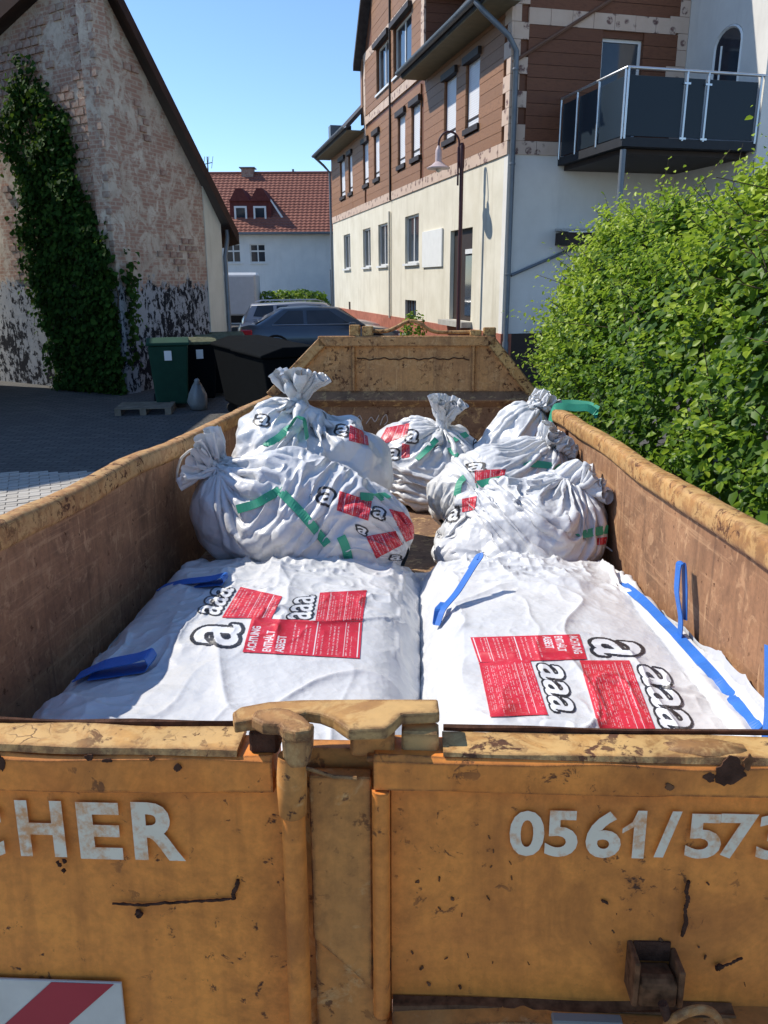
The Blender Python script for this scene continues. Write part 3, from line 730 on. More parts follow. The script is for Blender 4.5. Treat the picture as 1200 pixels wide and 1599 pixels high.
# --- the two flat slab sacks in front
def slab_sack(key, name, label, x0, x1, y0, y1, seed, ztop):
    nx, ny = 96, 150
    side = .36
    r_ = np.random.default_rng(seed)
    bumps = [(r_.uniform(x0+.2, x1-.2), r_.uniform(y0+.2, y1-.2), r_.uniform(.12, .35), r_.uniform(-.02, .03)) for _ in range(9)]
    xa, xb = x0+.015, x1-.015; ya, yb = y0+.02, y1-.04
    def H(X, Y):
        dx = np.minimum(X-xa, xb-X); dy = np.minimum(Y-ya, yb-Y)
        inner_ = (xb-X if x0 < -.5 else X-xa)
        sx = np.clip(np.minimum(inner_/.20, (X-xa)/.17 if x0 < -.5 else (xb-X)/.11), 0, 1); sy = np.clip(dy/.26, 0, 1)
        prof = (1-(1-sx)**2.8)*(1-(1-sy)**2.4)
        dome = np.clip(4*(X-xa)*(xb-X)/(xb-xa)**2, 0, 1)**.7*np.clip(4*(Y-ya+.3)*(yb-Y)/(yb-ya)**2, 0, 1)**.5
        h = FLOOR+(ztop-.045+.085*dome-FLOOR)*np.clip(prof, 0, 1)
        for bx, by, br, ba in bumps: h = h+ba*np.exp(-((X-bx)**2+(Y-by)**2)/br**2)*np.clip(prof*2, 0, 1)
        return np.maximum(h, FLOOR+.004)
    v, u = np.meshgrid(np.linspace(0, 1, ny), np.linspace(0, 1, nx), indexing='ij')
    X = x0-.04+(x1-x0+.08)*u; Y = y0-.06+(y1-y0+.12)*v
    Z = H(X, Y)+.05+.003*r_.normal(size=X.shape)+.03*vnoise(np.stack([X*7, Y*7], -1), seed)
    ridge = 1-np.abs(2*vnoise(np.stack([X*3+.8*np.sin(Y*2), Y*4], -1), seed+1)-1); ridge2 = 1-np.abs(2*vnoise(np.stack([X*9+Y*3, Y*8-X*3], -1), seed+2)-1)
    Z = Z+.07*ridge**5+.012*ridge2**4
    P = np.stack([X, Y, Z], -1); home = P[..., :2].copy()
    # rest lengths from the shape itself plus slack
    lu = np.linalg.norm(np.diff(P, axis=1), axis=-1); lu = np.concatenate([lu, lu[:, -1:]], 1)
    Zs = H(X, Y); S = np.stack([X, Y, Zs], -1)
    lu = np.linalg.norm(np.diff(S, axis=1), axis=-1); lu = np.concatenate([lu, lu[:, -1:]], 1)
    lv = np.linalg.norm(np.diff(S, axis=0), axis=-1); lv = np.concatenate([lv, lv[-1:]], 0)
    pr_ = np.clip((Zs-FLOOR)/(ztop-FLOOR), 0, 1); sl = 1.0+(pr_**2)*.004+pr_*.075*np.clip(vnoise(np.stack([X*3.4, Y*3.4], -1), seed+5)-.45, 0, 1)
    far = np.clip((Y-(y1-.75))/.5, 0, 1); sl = sl+.03*far*pr_
    edge_ = np.clip((pr_-.80)/.18, 0, 1); sl = 1+(sl-1)*edge_; lu = lu*sl; lv = lv*sl
    def collide(P):
        h = H(P[..., 0], P[..., 1]); P[..., 2] = np.maximum(P[..., 2], h)
        P[..., :2] += (home-P[..., :2])*.01
        P[..., 0] = np.clip(P[..., 0], max(x0-.05, -1.085), min(x1+.05, 1.085)); P[..., 1] = np.clip(P[..., 1], .06, y1+.15)
    sl = None
    P = solve(P, lu, lv, False, .0003, collide, steps=60, inner=5, bend=.9, damp=.85)
    return finish(key, name, P, False, label, 'flat slab sacks in front', k=3, crum=(.20, .11))
slab_sack('L', 'slab_sack', 'flat white sack on the left with blue loops and red asbestos print, front row', -1.075, .19, .08, 2.86, 3, -.53)
slab_sack('R', 'slab_sack', 'flat white sack on the right with one long blue strap, front row', .12, 1.10, .08, 2.80, 8, -.51)
tied_sack('A', 'tied_sack', 'big lying sack in green straps behind the left flat sack, printed red', eA, (.10, 2.74, -.47), (-.84, 2.84, -.12), (-.95, 2.80, -.05), C0=2.2, L=1.50, rmax=.30, seed=1, fold=.6, rneck=.085, ruff=.13, neckv=.86, others=eB[:1])
tied_sack('B', 'tied_sack', 'tall sack with an upright knotted neck at the left side wall', eB, (-.45, 3.55, -.70), (-.57, 3.6, .12), (-.535, 3.62, .30), C0=2.6, L=1.65, rmax=.42, seed=2, rneck=.05, ruff=.10, others=eA[:1])
tied_sack('C', 'tied_sack', 'knotted sack alone in the middle before the end wall', eC, (.20, 4.75, -.70), (.32, 4.72, -.13), (.35, 4.68, .05), C0=2.7, L=1.5, rmax=.42, seed=3, rneck=.05, ruff=.09)
tied_sack('D', 'tied_sack', 'rearmost sack on the right, its green strap hanging over the rail', eD, (.82, 4.62, -.70), (.98, 4.70, -.02), (1.06, 4.66, .05), C0=2.5, L=1.5, rmax=.36, seed=4, rneck=.07, ruff=.05)
tied_sack('E', 'tied_sack', 'crumpled sack with green loops between two other sacks on the right', eE, (.30, 3.65, -.60), (.93, 3.80, -.20), (1.00, 3.72, -.08), C0=2.2, L=1.3, rmax=.36, seed=15, rneck=.05, ruff=.10, neckv=.84, others=eF[:1])
tied_sack('F', 'tied_sack', 'sack with a round knotted bunch leaning on the right side wall', eF, (.40, 2.85, -.60), (.90, 2.98, -.24), (1.02, 2.90, -.17), C0=2.2, L=1.36, rmax=.30, seed=6, fold=.6, rneck=.06, ruff=.13, others=eE[:1])
# ------------------------------------------------------------------ ground
def brick_nodes(t, scale, c1, c2, mortar, vec=None, msize=.02, squash=1):
    b = t.n('ShaderNodeTexBrick'); t.l(vec if vec is not None else t.co(), b.inputs['Vector']); b.inputs['Scale'].default_value = scale
    b.inputs['Color1'].default_value = (*c1, 1); b.inputs['Color2'].default_value = (*c2, 1); b.inputs['Mortar'].default_value = (*mortar, 1)
    b.inputs['Mortar Size'].default_value = msize; return b
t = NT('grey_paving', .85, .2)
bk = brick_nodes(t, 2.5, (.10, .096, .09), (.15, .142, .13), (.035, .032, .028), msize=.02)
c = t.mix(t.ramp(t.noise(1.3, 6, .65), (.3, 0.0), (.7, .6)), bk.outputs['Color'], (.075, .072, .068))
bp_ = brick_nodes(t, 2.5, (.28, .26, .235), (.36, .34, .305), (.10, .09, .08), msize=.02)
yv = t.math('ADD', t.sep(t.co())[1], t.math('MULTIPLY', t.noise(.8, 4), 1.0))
c = t.mix(t.ramp(t.math('MULTIPLY', yv, .1), (.85, 0.0), (.87, 1.0)), bp_.outputs['Color'], c)  # paving darkens past here: the yard's shade deepened in the base colour
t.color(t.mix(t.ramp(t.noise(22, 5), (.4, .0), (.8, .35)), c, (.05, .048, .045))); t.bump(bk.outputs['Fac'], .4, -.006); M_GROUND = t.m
gx = np.concatenate([np.linspace(-260, -30, 12), np.linspace(-25, 25, 51), np.linspace(30, 260, 12)])
gy = np.concatenate([np.linspace(-80, -6, 10), np.linspace(-5, 40, 91), np.linspace(45, 600, 14)])
Y, X = np.meshgrid(gy, gx, indexing='ij')
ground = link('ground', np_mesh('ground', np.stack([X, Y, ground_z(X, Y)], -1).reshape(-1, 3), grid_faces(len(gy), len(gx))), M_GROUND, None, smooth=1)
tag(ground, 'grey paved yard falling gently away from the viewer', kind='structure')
t = NT('pale_concrete_paver', .85, .2)
t.color(t.mix(t.rand(), t.mix(t.noise(30, 5), (.33, .30, .26), (.42, .39, .34)), t.mix(t.noise(30, 5), (.40, .37, .33), (.50, .47, .42)))); t.bump(t.noise(90, 4), .4, .003); M_PAVER = t.m
pm = MB().prism([(-.096, -.046), (.096, -.046), (.096, .046), (-.096, .046)], 2, 0, .03).mesh('paver'); pm.materials.append(M_PAVER)
n = 0
ca, sa = math.cos(R(24)), math.sin(R(24))
for j in range(-60, 60):
    for i in range(-40, 40):
        a_, b_ = (i+(.5 if j % 2 else 0))*.2, j*.1
        x, y = -3.05+ca*a_-sa*b_, 7.1+sa*a_+ca*b_
        if not (-4.3 < x < -1.9 and 5.7 < y < 8.5) or x/y < -.545 or x/y > -.30 or n >= 298: continue
        o = bpy.data.objects.new('paver', pm); col.objects.link(o); o.parent = ground; n += 1
        o.location = (x, y, float(ground_z(x, y))-.018+rng.uniform(0, .004)); o.rotation_euler = (-TILT+rng.normal(0, .008), rng.normal(0, .008), R(24)+rng.normal(0, .01))
# ------------------------------------------------------------------ shared building materials
def plaster(name, a, b, stain=(.30, .27, .22), amt=.5, scale=1.4):
    t = NT(name, .9, .15)
    c = t.mix(t.ramp(t.noise(scale, 6, .6), (.35, 0.0), (.65, 1.0)), a, b)
    st = t.noise(1.0, 6, .65, vec=t.co('Object', (3.0, 3.0, .5)))
    c = t.mix(t.math('MULTIPLY', t.ramp(st, (.52, 0.0), (.75, 1.0)), amt), c, stain)
    t.color(c); t.bump(t.noise(60, 4), .25, .004); return t.m
M_CREAM = plaster('cream_plaster', (.64, .595, .475), (.73, .685, .565), (.47, .42, .32), .75)
M_WALLW = plaster('pale_grey_plaster', (.66, .635, .585), (.74, .715, .66), (.5, .48, .44), .4)
M_WHITEH = plaster('white_house_plaster', (.66, .67, .66), (.74, .74, .72), (.5, .5, .48), .3)
M_PLINTH = simple('red_plinth_paint', (.36, .13, .085), .85, .2, scale=5, var=.2)
def siding(name, a, b):
    t = NT(name, .6, .3)
    c = t.mix(t.noise(1.0, 5, .6, vec=t.co('Object', (6, 2, 20))), a, b); c = t.mix(t.ramp(t.noise(1.0, 4, .7, vec=t.co('Object', (9, 9, 34))), (.5, 0.0), (.62, .5)), c, tuple(x*.6 for x in a)); c = t.mix(t.math('MULTIPLY', t.rand(), .5), c, tuple(x*.78 for x in a))
    t.color(c); t.bump(t.noise(40, 4), .2, .003); return t.m
M_SIDE = siding('brown_siding', (.27, .135, .066), (.34, .17, .085)); M_SIDE_D = siding('dark_brown_siding', (.15, .058, .030), (.20, .080, .040))
t = NT('patterned_frieze_tile', .7, .25)
mot = t.math('MULTIPLY', t.ramp(t.voro(4.6), (.26, 1.0), (.36, 0.0)), t.ramp(t.noise(20, 4), (.40, .1), (.55, 1.0)))
t.color(t.mix(mot, t.mix(t.noise(4), (.50, .36, .27), (.64, .50, .40)), (.16, .09, .08))); M_TILE = t.m
M_ROOFD = simple('dark_grey_roof', (.055, .052, .055), .8, .2, var=.3)
M_METAL = simple('zinc_grey_metal', (.16, .18, .20), .5, .4, .4)
M_PVC = simple('white_window_frame', (.72, .72, .70), .4, .4, var=.05)
M_DARKTRIM = simple('dark_brown_trim', (.035, .024, .020), .6, .3)
M_SHUT = None
t = NT('white_roller_shutter', .5, .4); wv = t.n('ShaderNodeTexWave', bands_direction='Z'); wv.inputs['Scale'].default_value = 7; t.l(t.co(), wv.inputs[0])
t.color(t.mix(wv.outputs['Fac'], (.60, .60, .62), (.74, .74, .75))); t.bump(wv.outputs['Fac'], .3, .01); M_SHUT = t.m
t = NT('window_glass', .06, .6); t.color(t.mix(t.noise(2.5, 3), (.012, .018, .025), (.05, .06, .075))); M_GLASS = t.m
M_STEEL = simple('brushed_steel', (.55, .56, .57), .3, .5, .8, var=.05)

def wall_cells(mb, plane, off0, off1, u0, u1, z0, z1, holes):
    """solid wall between offsets, minus rectangular holes (u0,u1,z0,z1); plane 0: x=off, u along y; plane 1: y=off, u along x"""
    us = sorted({u0, u1, *[h[k] for h in holes for k in (0, 1) if u0 < h[k] < u1]}); zs = sorted({z0, z1, *[h[k] for h in holes for k in (2, 3) if z0 < h[k] < z1]})
    for a, b in zip(us, us[1:]):
        for c_, d in zip(zs, zs[1:]):
            m_, k_ = (a+b)/2, (c_+d)/2
            if any(h[0] < m_ < h[1] and h[2] < k_ < h[3] for h in holes): continue
            if plane == 0: mb.box(off0, off1, a, b, c_, d)
            else: mb.box(a, b, off0, off1, c_, d)
    return mb
def bx(mb, plane, o0, o1, u0, u1, z0, z1):
    return mb.box(o0, o1, u0, u1, z0, z1) if plane == 0 else mb.box(u0, u1, o0, o1, z0, z1)
def window(par, plane, off, u0, u1, z0, z1, inw, kind='glass', mull=1, sill=True, name='window', trans=0.0):
    """a recessed window; inw = +1 when the inside lies at larger offsets"""
    d = lambda a, b: (off+inw*a, off+inw*b) if inw > 0 else (off+inw*b, off+inw*a)
    f = .055; mb = MB()
    if kind == 'glass':
        bx(mb, plane, *d(.07, .12), u0, u0+f, z0, z1); bx(mb, plane, *d(.07, .12), u1-f, u1, z0, z1)
        bx(mb, plane, *d(.071, .119), u0+f, u1-f, z0, z0+f); bx(mb, plane, *d(.071, .119), u0+f, u1-f, z1-f, z1)
        for k in range(mull):
            m_ = u0+(u1-u0)*(k+1)/(mull+1); bx(mb, plane, *d(.072, .118), m_-.03, m_+.03, z0+f, z1-f)
        if trans: bx(mb, plane, *d(.073, .117), u0+f, u1-f, z0+(z1-z0)*trans-.035, z0+(z1-z0)*trans+.035)
        fr = mb.build(name, M_PVC, par)
        bx(MB(), plane, *d(.095, .10), u0+.02, u1-.02, z0+.02, z1-.02).build('pane', M_GLASS, fr)
    else:
        bx(mb, plane, *d(.05, .09), u0, u1, z0, z1); fr = mb.build(name, M_SHUT, par); fr['label'] = 'window closed by a white roller shutter'
        bx(MB(), plane, *d(.035, .06), u0, u1, z0+.16, z0+.20).build('shutter_bar', M_DARKTRIM, fr)
        bx(MB(), plane, *d(-.10, .049), u0-.07, u1+.07, z1, z1+.14).build('shutter_box', M_DARKTRIM, fr)
    if sill:
        bx(MB(), plane, *d(-.07, .06), u0-.05, u1+.05, z0-.11 if kind != 'glass' else z0-.06, z0).build('sill', M_DARKTRIM if kind != 'glass' else M_PVC, fr)
    return fr

# ------------------------------------------------------------------ the big house on the right
aH = R(13.8); Ch = at(788, 400, 16.0); Ch[2] = -.46
HF = Frame(rotz(aH), Ch)
house = empty('town_house', HF); tag(house, 'tall house with cream ground floor, brown upper siding and dark balcony', 'house')
fa = lambda px, py: HF.pix(px, py, 0, 0.0)[1:]
fb = lambda px, py: HF.pix(px, py, 1, 0.0)[[0, 2]]
TL, ZB, ZE = 18.6, 4.38, 6.95          # facade length, bottom of the siding, eave
GT0, GT1, ZG = 5.55, 12.4, 9.05        # cross gable between these, its eave height
def rectA(x0, y0, x1, y1):
    a = fa(x0, y0); b = fa(x1, y1); return (min(a[0], b[0]), max(a[0], b[0]), min(a[1], b[1]), max(a[1], b[1]))
gw = [rectA(537, 368, 548, 420), rectA(567, 359, 579.5, 417), rectA(591, 352, 606, 415), rectA(633, 337, 654, 408)]
zs0 = np.mean([g[2] for g in gw]); zs1 = np.mean([g[3] for g in gw])
gw = [(g[0], g[1], zs0, zs1) for g in gw]
door = rectA(704, 364, 735, 500); cellar = rectA(633, 468, 650, 503)
zd = 3.20; door = (door[0], door[1], 1.20, zd)
mb = wall_cells(MB(), 0, 0.0, .2, 0.0, TL, 1.05, ZB, gw+[door, cellar]); mb.build('ground_floor_wall', M_CREAM, house)
MB().box(-.03, .2, -.03, TL, -.3, 1.049).build('plinth', M_PLINTH, house)
for g in gw: window(house, 0, 0.0, *g, 1, 'glass', 1)
# front door: dark, with a side light
dw = MB().box(.09, .13, door[0]+.02, door[1]-.02, door[2], door[3]).build('door', M_DARKTRIM, house)
MB().box(.075, .089, door[0]+.06, door[0]+.62, door[2]+.12, door[2]+1.42).build('door_pane', M_GLASS, dw)
MB().box(.06, .088, door[0]+.06, door[0]+.62, door[2]+1.46, door[2]+1.56).build('door_rail', M_PVC, dw)
MB().box(-.25, .09, door[0]-.1, door[1]+.1, door[2]-.12, door[2]-.001).build('doorstep', simple('grey_step', (.4, .38, .34), .85), dw)
cw = MB().box(.08, .1, cellar[0]+.01, cellar[1]-.01, cellar[2], cellar[3]).build('cellar_window', M_GLASS, house)
for k in range(4):
    u = cellar[0]+(cellar[1]-cellar[0])*(k+.5)/4; MB().tube([(.05, u, cellar[2]), (.05, u, cellar[3])], .012, 6).build('grille_bar', M_RUST, cw)
wv_s = rectA(545, 471, 548, 491); MB().box(-.004, .0, *wv_s).build('wall_vent', M_DARKTRIM, house)
sg = rectA(662, 374, 692, 424); sg = (sg[0], sg[1], 2.42, 3.30)
sb = MB().box(-.045, -.005, *sg).build('wall_board', simple('blank_white_board', (.74, .74, .71), .5, .3, var=.04), house, bevel=.004)
# upper storeys: backing wall then boards
uw = [rectA(*q) for q in ((532, 257, 540.5, 306), (545, 249, 552, 300), (568, 228, 577, 286), (585, 214, 594, 278), (622.5, 183, 634, 253), (644, 167, 657, 241), (696, 122, 713, 209), (730, 95, 749, 190))]
z0u = float(np.mean([q[2] for q in uw])); z1u = float(np.mean([q[3] for q in uw])); uw = [(q[0], q[1], z0u, z1u) for q in uw]
gwin = [rectA(589, 87, 610, 130), rectA(615.5, 52, 644, 96)]
zg0 = np.mean([q[2] for q in gwin]); zg1 = np.mean([q[3] for q in gwin]); gwin = [(q[0], q[1], zg0, zg1+.12) for q in gwin]
wall_cells(MB(), 0, .02, .2, 0.02, TL, ZB, ZE, uw).build('upper_wall', M_SIDE_D, house)
wall_cells(MB(), 0, .02, .2, GT0, GT1, ZE, ZG, gwin).build('gable_wall', M_SIDE_D, house)
GA = (GT0+GT1)/2; ZAP = ZG+(GT1-GT0)/2*1.25
MB().prism([(GT0, ZG), (GT1, ZG), (GA, ZAP)], 0, .02, .2).build('gable_top', M_SIDE_D, house)
def boards(par, plane, off, u0, u1, z0, z1, holes, h, m, inw=1, seglen=2.4, name='board'):
    nrow = max(1, round((z1-z0)/h)); hh = (z1-z0)/nrow
    for r_ in range(nrow):
        za, zb_ = z0+r_*hh+.004, z0+(r_+1)*hh-.004
        cuts = [(u0, u1)]
        for q in holes:
            if q[2] < zb_ and q[3] > za:
                cuts = [s for a, b in cuts for s in ((a, min(b, q[0])), (max(a, q[1]), b)) if s[1]-s[0] > .04]
        for a, b in cuts:
            k = max(1, round((b-a)/seglen)); st = (b-a)/k; o_ = rng.uniform(-.2, .2) if k > 1 else 0
            for i in range(k):
                p0 = a+i*st+(o_ if i else 0); p1 = a+(i+1)*st+(o_ if i < k-1 else 0)
                e = rng.uniform(0, .006)
                q0, q1 = (off-inw*(.018+e), off+inw*.018)
                bx(MB(), plane, min(q0, q1), max(q0, q1), p0+.003, p1-.003, za, zb_).build(name, m, par)
ZF0, ZF1 = ZB, ZB+.24
boards(house, 0, .0, .32, GT0-.02, ZF1, ZE, uw, .205, M_SIDE)
boards(house, 0, .0, GT1+.02, TL-.02, ZF1, ZE, uw, .205, M_SIDE)
boards(house, 0, .0, GT0+.28, GT1-.28, ZF1, ZG, uw+gwin+[(GT0, GT1, ZE+.02, ZE+.26)], .205, M_SIDE)
def tiles(par, plane, off, u0, u1, z0, z1, step, vert=False, name='frieze_tile', inw=1):
    L_ = (z1-z0) if vert else (u1-u0); k = max(1, round(L_/step))
    for i in range(k):
        e = rng.uniform(.0, .006); q0, q1 = off-inw*(.026+e), off+inw*.018
        if vert: bx(MB(), plane, min(q0, q1), max(q0, q1), u0, u1, z0+(z1-z0)*i/k+.004, z0+(z1-z0)*(i+1)/k-.004).build(name, M_TILE, par)
        else: bx(MB(), plane, min(q0, q1), max(q0, q1), u0+(u1-u0)*i/k+.004, u0+(u1-u0)*(i+1)/k-.004, z0, z1).build(name, M_TILE, par)
tiles(house, 0, 0.0, .0, TL, ZF0, ZF1-.004, .46)
for r_ in range(9):                                     # corner quoins, long and short in turn
    za = ZF1+r_*.282; wq = .31 if r_ % 2 else .16
    if za+.27 < ZE: bx(MB(), 0, -.03, .018, -.028, wq, za, za+.274).build('quoin', M_TILE, house)
tiles(house, 0, 0.0, GT0+.005, GT0+.275, ZE+.28, ZG, .3, True); tiles(house, 0, 0.0, GT1-.275, GT1-.005, ZE-.3, ZG, .3, True)
tiles(house, 0, 0.0, GT0+.005, GT1-.005, ZE+.02, ZE+.255, .46)
tiles(house, 0, 0.0, GT0+.28, GT1-.28, ZG-.26, ZG-.004, .46)
boards(house, 0, .0, GT0+1.2, GT1-1.2, ZG+.01, ZG+1.2, [], .205, M_SIDE)
for q in uw: window(house, 0, 0.0, *q, 1, 'shutter')
for q in gwin:
    wn_ = window(house, 0, 0.0, *q, 1, 'glass', 1); bx(MB(), 0, -.14, .0, q[0]-.06, q[1]+.06, q[3]+.002, q[3]+.14).build('hood', M_DARKTRIM, wn_)
# gable side wall towards the camera, brown
MB().box(.20, 4.5, GT0, GT0+.2, ZE+.1, ZG+.3).build('gable_cheek', M_SIDE_D, house); MB().box(.20, 4.5, GT1-.2, GT1, ZE+.1, ZG+.3).build('gable_cheek', M_SIDE_D, house)
boards(house, 1, GT0-.002, .02, 4.5, ZE+.12, ZG+.3, [], .205, M_SIDE_D)
# roofs: main pitch over the street side, gable roof
OV = .62; HW = 9.0; PT = 1.0
def slab(par, name, pts, th, m):
    """a roof slab: 4 top points, thickness straight down"""
    a = [np.array(p, float) for p in pts]; b = [p-np.array([0, 0, th]) for p in a]
    return MB().add(a+b, [(0, 1, 2, 3), (7, 6, 5, 4), (0, 4, 5, 1), (1, 5, 6, 2), (2, 6, 7, 3), (3, 7, 4, 0)]).build(name, m, par)
for (y0, y1) in ((-.35, GT0-.03), (GT1+.03, TL+.3)):
    rf = slab(house, 'roof', [(-OV, y0, ZE+.05), (-OV, y1, ZE+.05), (HW/2, y1, ZE+.05+(HW/2+OV)*PT), (HW/2, y0, ZE+.05+(HW/2+OV)*PT)], .16, M_ROOFD)
    MB().box(-OV+.02, .0, y0+.02, y1-.02, ZE-.13, ZE-.09).build('soffit', simple('olive_soffit', (.20, .18, .12), .8), rf)
    g_ = MB(); pr = [(-OV-.07+.075*math.cos(th), ZE+.02+.075*math.sin(th)) for th in np.linspace(math.pi, 2*math.pi, 9)]
    pr2 = [(-OV-.07+.066*math.cos(th), ZE+.02+.066*math.sin(th)) for th in np.linspace(2*math.pi, math.pi, 9)]
    g_.prism(pr+pr2, 1, y0-.05, y1+.02).build('gutter', M_METAL, rf, smooth=40)
slab(house, 'roof', [(HW+OV, -.35, ZE+.05), (HW/2, -.35, ZE+.05+(HW/2+OV)*PT), (HW/2, TL+.3, ZE+.05+(HW/2+OV)*PT), (HW+OV, TL+.3, ZE+.05)], .16, M_ROOFD)
for s in (-1, 1):
    e0, e1 = GA+s*(GA-GT0+.30), GA
    ze = ZG-.30*1.25
    slab(house, 'gable_roof', [(-.30, e0, ze+.16), (-.30, e1, ZAP+.16), (5.0, e1, ZAP+.16), (5.0, e0, ze+.16)] if s > 0 else [(-.30, e1, ZAP+.16), (-.30, e0, ze+.16), (5.0, e0, ze+.16), (5.0, e1, ZAP+.16)], .18, M_ROOFD)
MB().box(-.06, .02, GT1+.02, GT1+.30, ZE+.1, ZG-.1).build('gable_pier', M_SIDE, house)
MB().box(-.05, .8, TL-.2, TL+.25, ZE+.4, ZE+1.1).build('chimney', M_METAL, house)
# downpipes
cx_ = .05
MB().tube([(-OV-.06, .12, ZE-.05), (-OV+.02, -.02, ZE-.22), (-.10, -.085, ZE-.62), (.055, -.085, ZE-.85), (.055, -.085, .9)], .05, 10).build('downpipe', M_METAL, house, smooth=50)
MB().tube([(.055, -.085, .9), (.055, -.085, .1)], .062, 10).build('downpipe_foot', M_METAL, house, smooth=50)
for z in (2.2, 4.2, 5.8): MB().lathe([(.058, -.02), (.062, 0), (.058, .02)], 10, (.055, -.085, z)).build('pipe_clip', M_METAL, house)
tm = fa(612, 300)[0]
MB().tube([(-.05, tm, ZAP-2), (-.05, tm, ZB+.0)], .03, 8).build('downpipe', M_DARKTRIM, house)
MB().tube([(-.05, tm+.1, ZB-.3), (-.05, tm+.1, 1.0)], .035, 8).build('downpipe', simple('cream_pipe', (.6, .56, .46), .6), house)
MB().tube([(-OV-.06, TL+.1, ZE-.05), (-.3, TL+.15, ZE-.35), (-.05, TL+.18, ZE-.6), (-.05, TL+.18, .2)], .05, 8).build('downpipe', M_METAL, house)
# ---- facade B (towards the camera)
SW = 3.6                                               # where the white wing starts
bd = [*fb(941, 58), *fb(992, 150)]; bdoor = (bd[0], bd[0]+.86, ZB+.05, bd[1])
wall_cells(MB(), 1, 0.0, .2, .2, SW, 1.05, ZB, []).build('side_wall_lower', M_WALLW, house)
wall_cells(MB(), 1, .02, .2, .2, SW, ZB, 9.0, [bdoor]).build('side_wall_upper', M_SIDE_D, house)
MB().prism([(.2, 9.0), (SW, 9.0), (SW, 11.0), (2.0, 9.6)], 1, .02, .2).build('side_gable', M_SIDE_D, house)
MB().box(.0, SW, -.02, .2, -.3, 1.049).build('side_plinth', M_DARKTRIM, house)
MB().box(-.001, .2, -.001, .19, 1.05, ZB-.002).build('corner_pier', M_WALLW, house)
zq = fb(830, 38)[1]; zq1 = fb(830, 12)[1]
boards(house, 1, 0.0, .31, SW-.01, ZF1, zq, [bdoor], .205, M_SIDE_D); boards(house, 1, 0.0, .31, SW-.01, zq1, zq1+1.0, [], .205, M_SIDE_D)
tiles(house, 1, 0.0, .02, 1.1, ZF0, ZF1-.004, .46); tiles(house, 1, 0.0, .30, SW-.28, zq, zq1, .46)
for r_ in range(9):
    za = ZF1+r_*.282; wq = .31 if r_ % 2 == 0 else .155
    bx(MB(), 1, -.031, .018, .02, wq, za, za+.274).build('quoin', M_TILE, house)
    wq = .42 if r_ % 3 == 1 else .22
    bx(MB(), 1, -.031, .018, SW-wq, SW-.01, za, za+.274).build('quoin', M_TILE, house)
bw_ = window(house, 1, 0.0, *bdoor, 1, 'glass', 0, sill=False, name='balcony_door'); bw_['label'] = 'white balcony door'
d0 = fb(800, 98); d1 = fb(955, 0)
MB().tube([(d0[0], -.05, d0[1]), (d1[0], -.05, d1[1])], .035, 6).build('flashing_strip', simple('brown_flashing', (.16, .085, .055), .7), house)
d0 = fb(797, 430); d1 = fb(905, 383)
MB().tube([(d0[0], -.05, d0[1]), (d1[0], -.05, d1[1])], .03, 8).build('stair_handrail', M_METAL, house)
ca_ = fb(868, 362); cb_ = fb(960, 384)
cn = MB().box(ca_[0], cb_[0]+.6, -.55, -.001, cb_[1], ca_[1]-.03).build('side_canopy', M_DARKTRIM, house)
MB().prism([(-.62, ca_[1]-.04), (-.02, ca_[1]+.06), (-.02, ca_[1]+.02), (-.62, ca_[1]-.08+.05)], 0, ca_[0]-.02, cb_[0]+.62).build('canopy_sheet', M_STEEL, cn)
# white wing with an arched window, standing forward of facade B
WY = -2.36
wal = lambda px, py: HF.pix(px, py, 0, SW)[1:]
p_l, p_r = wal(1112, 110)[0], wal(1155, 110)[0]; p_b = wal(1110, 175)[1]; z_sp = wal(1110, 80)[1]; z_ap = wal(1142, 38)[1]
ua, ub = min(p_l, p_r), max(p_l, p_r); um = (ua+ub)/2
arch = [(um+(ub-ua)/2*math.cos(th), z_sp+(z_ap-z_sp)*math.sin(th)) for th in np.linspace(0, math.pi, 11)]
Zt = 10.5; mb = MB()
mb.box(SW, SW+.02, WY, ua, 0.3, Zt); mb.box(SW, SW+.02, ub, 0.0, 0.3, Zt); mb.box(SW, SW+.02, ua, ub, 0.3, p_b)
mb.prism([(ub, Zt), (ua, Zt)]+arch[::-1], 0, SW, SW+.02)
rev = arch+[(ua, p_b), (ub, p_b)]; k_ = len(rev)
mb.add([(SW, *p) for p in rev]+[(SW+.2, *p) for p in rev], [(i, (i+1) % k_, k_+(i+1) % k_, k_+i) for i in range(k_)])
wg = mb.build('white_wing', M_WALLW, house)
MB().box(SW+.0205, SW+5, WY, 0.0, .3, Zt).build('wing_body', M_DARKTRIM, wg)
MB().box(SW, SW+5, WY-.02, WY-.001, .3, Zt).build('wing_front', M_WALLW, wg)
aw = MB().prism([(u*.985+um*.015, z-.01) for u, z in rev], 0, SW+.012, SW+.019).build('arched_window', M_GLASS, wg)
fw_ = [(SW+.006, u*.93+um*.07, z-.03) for u, z in arch]; MB().tube([(SW+.006, fw_[0][1], p_b)]+fw_+[(SW+.006, fw_[-1][1], p_b)], .028, 4).build('window_frame', M_PVC, aw)
MB().tube([(SW+.005, ub-.27*(ub-ua), p_b), (SW+.005, ub-.27*(ub-ua), z_sp)], .022, 4).build('window_mullion', M_PVC, aw)
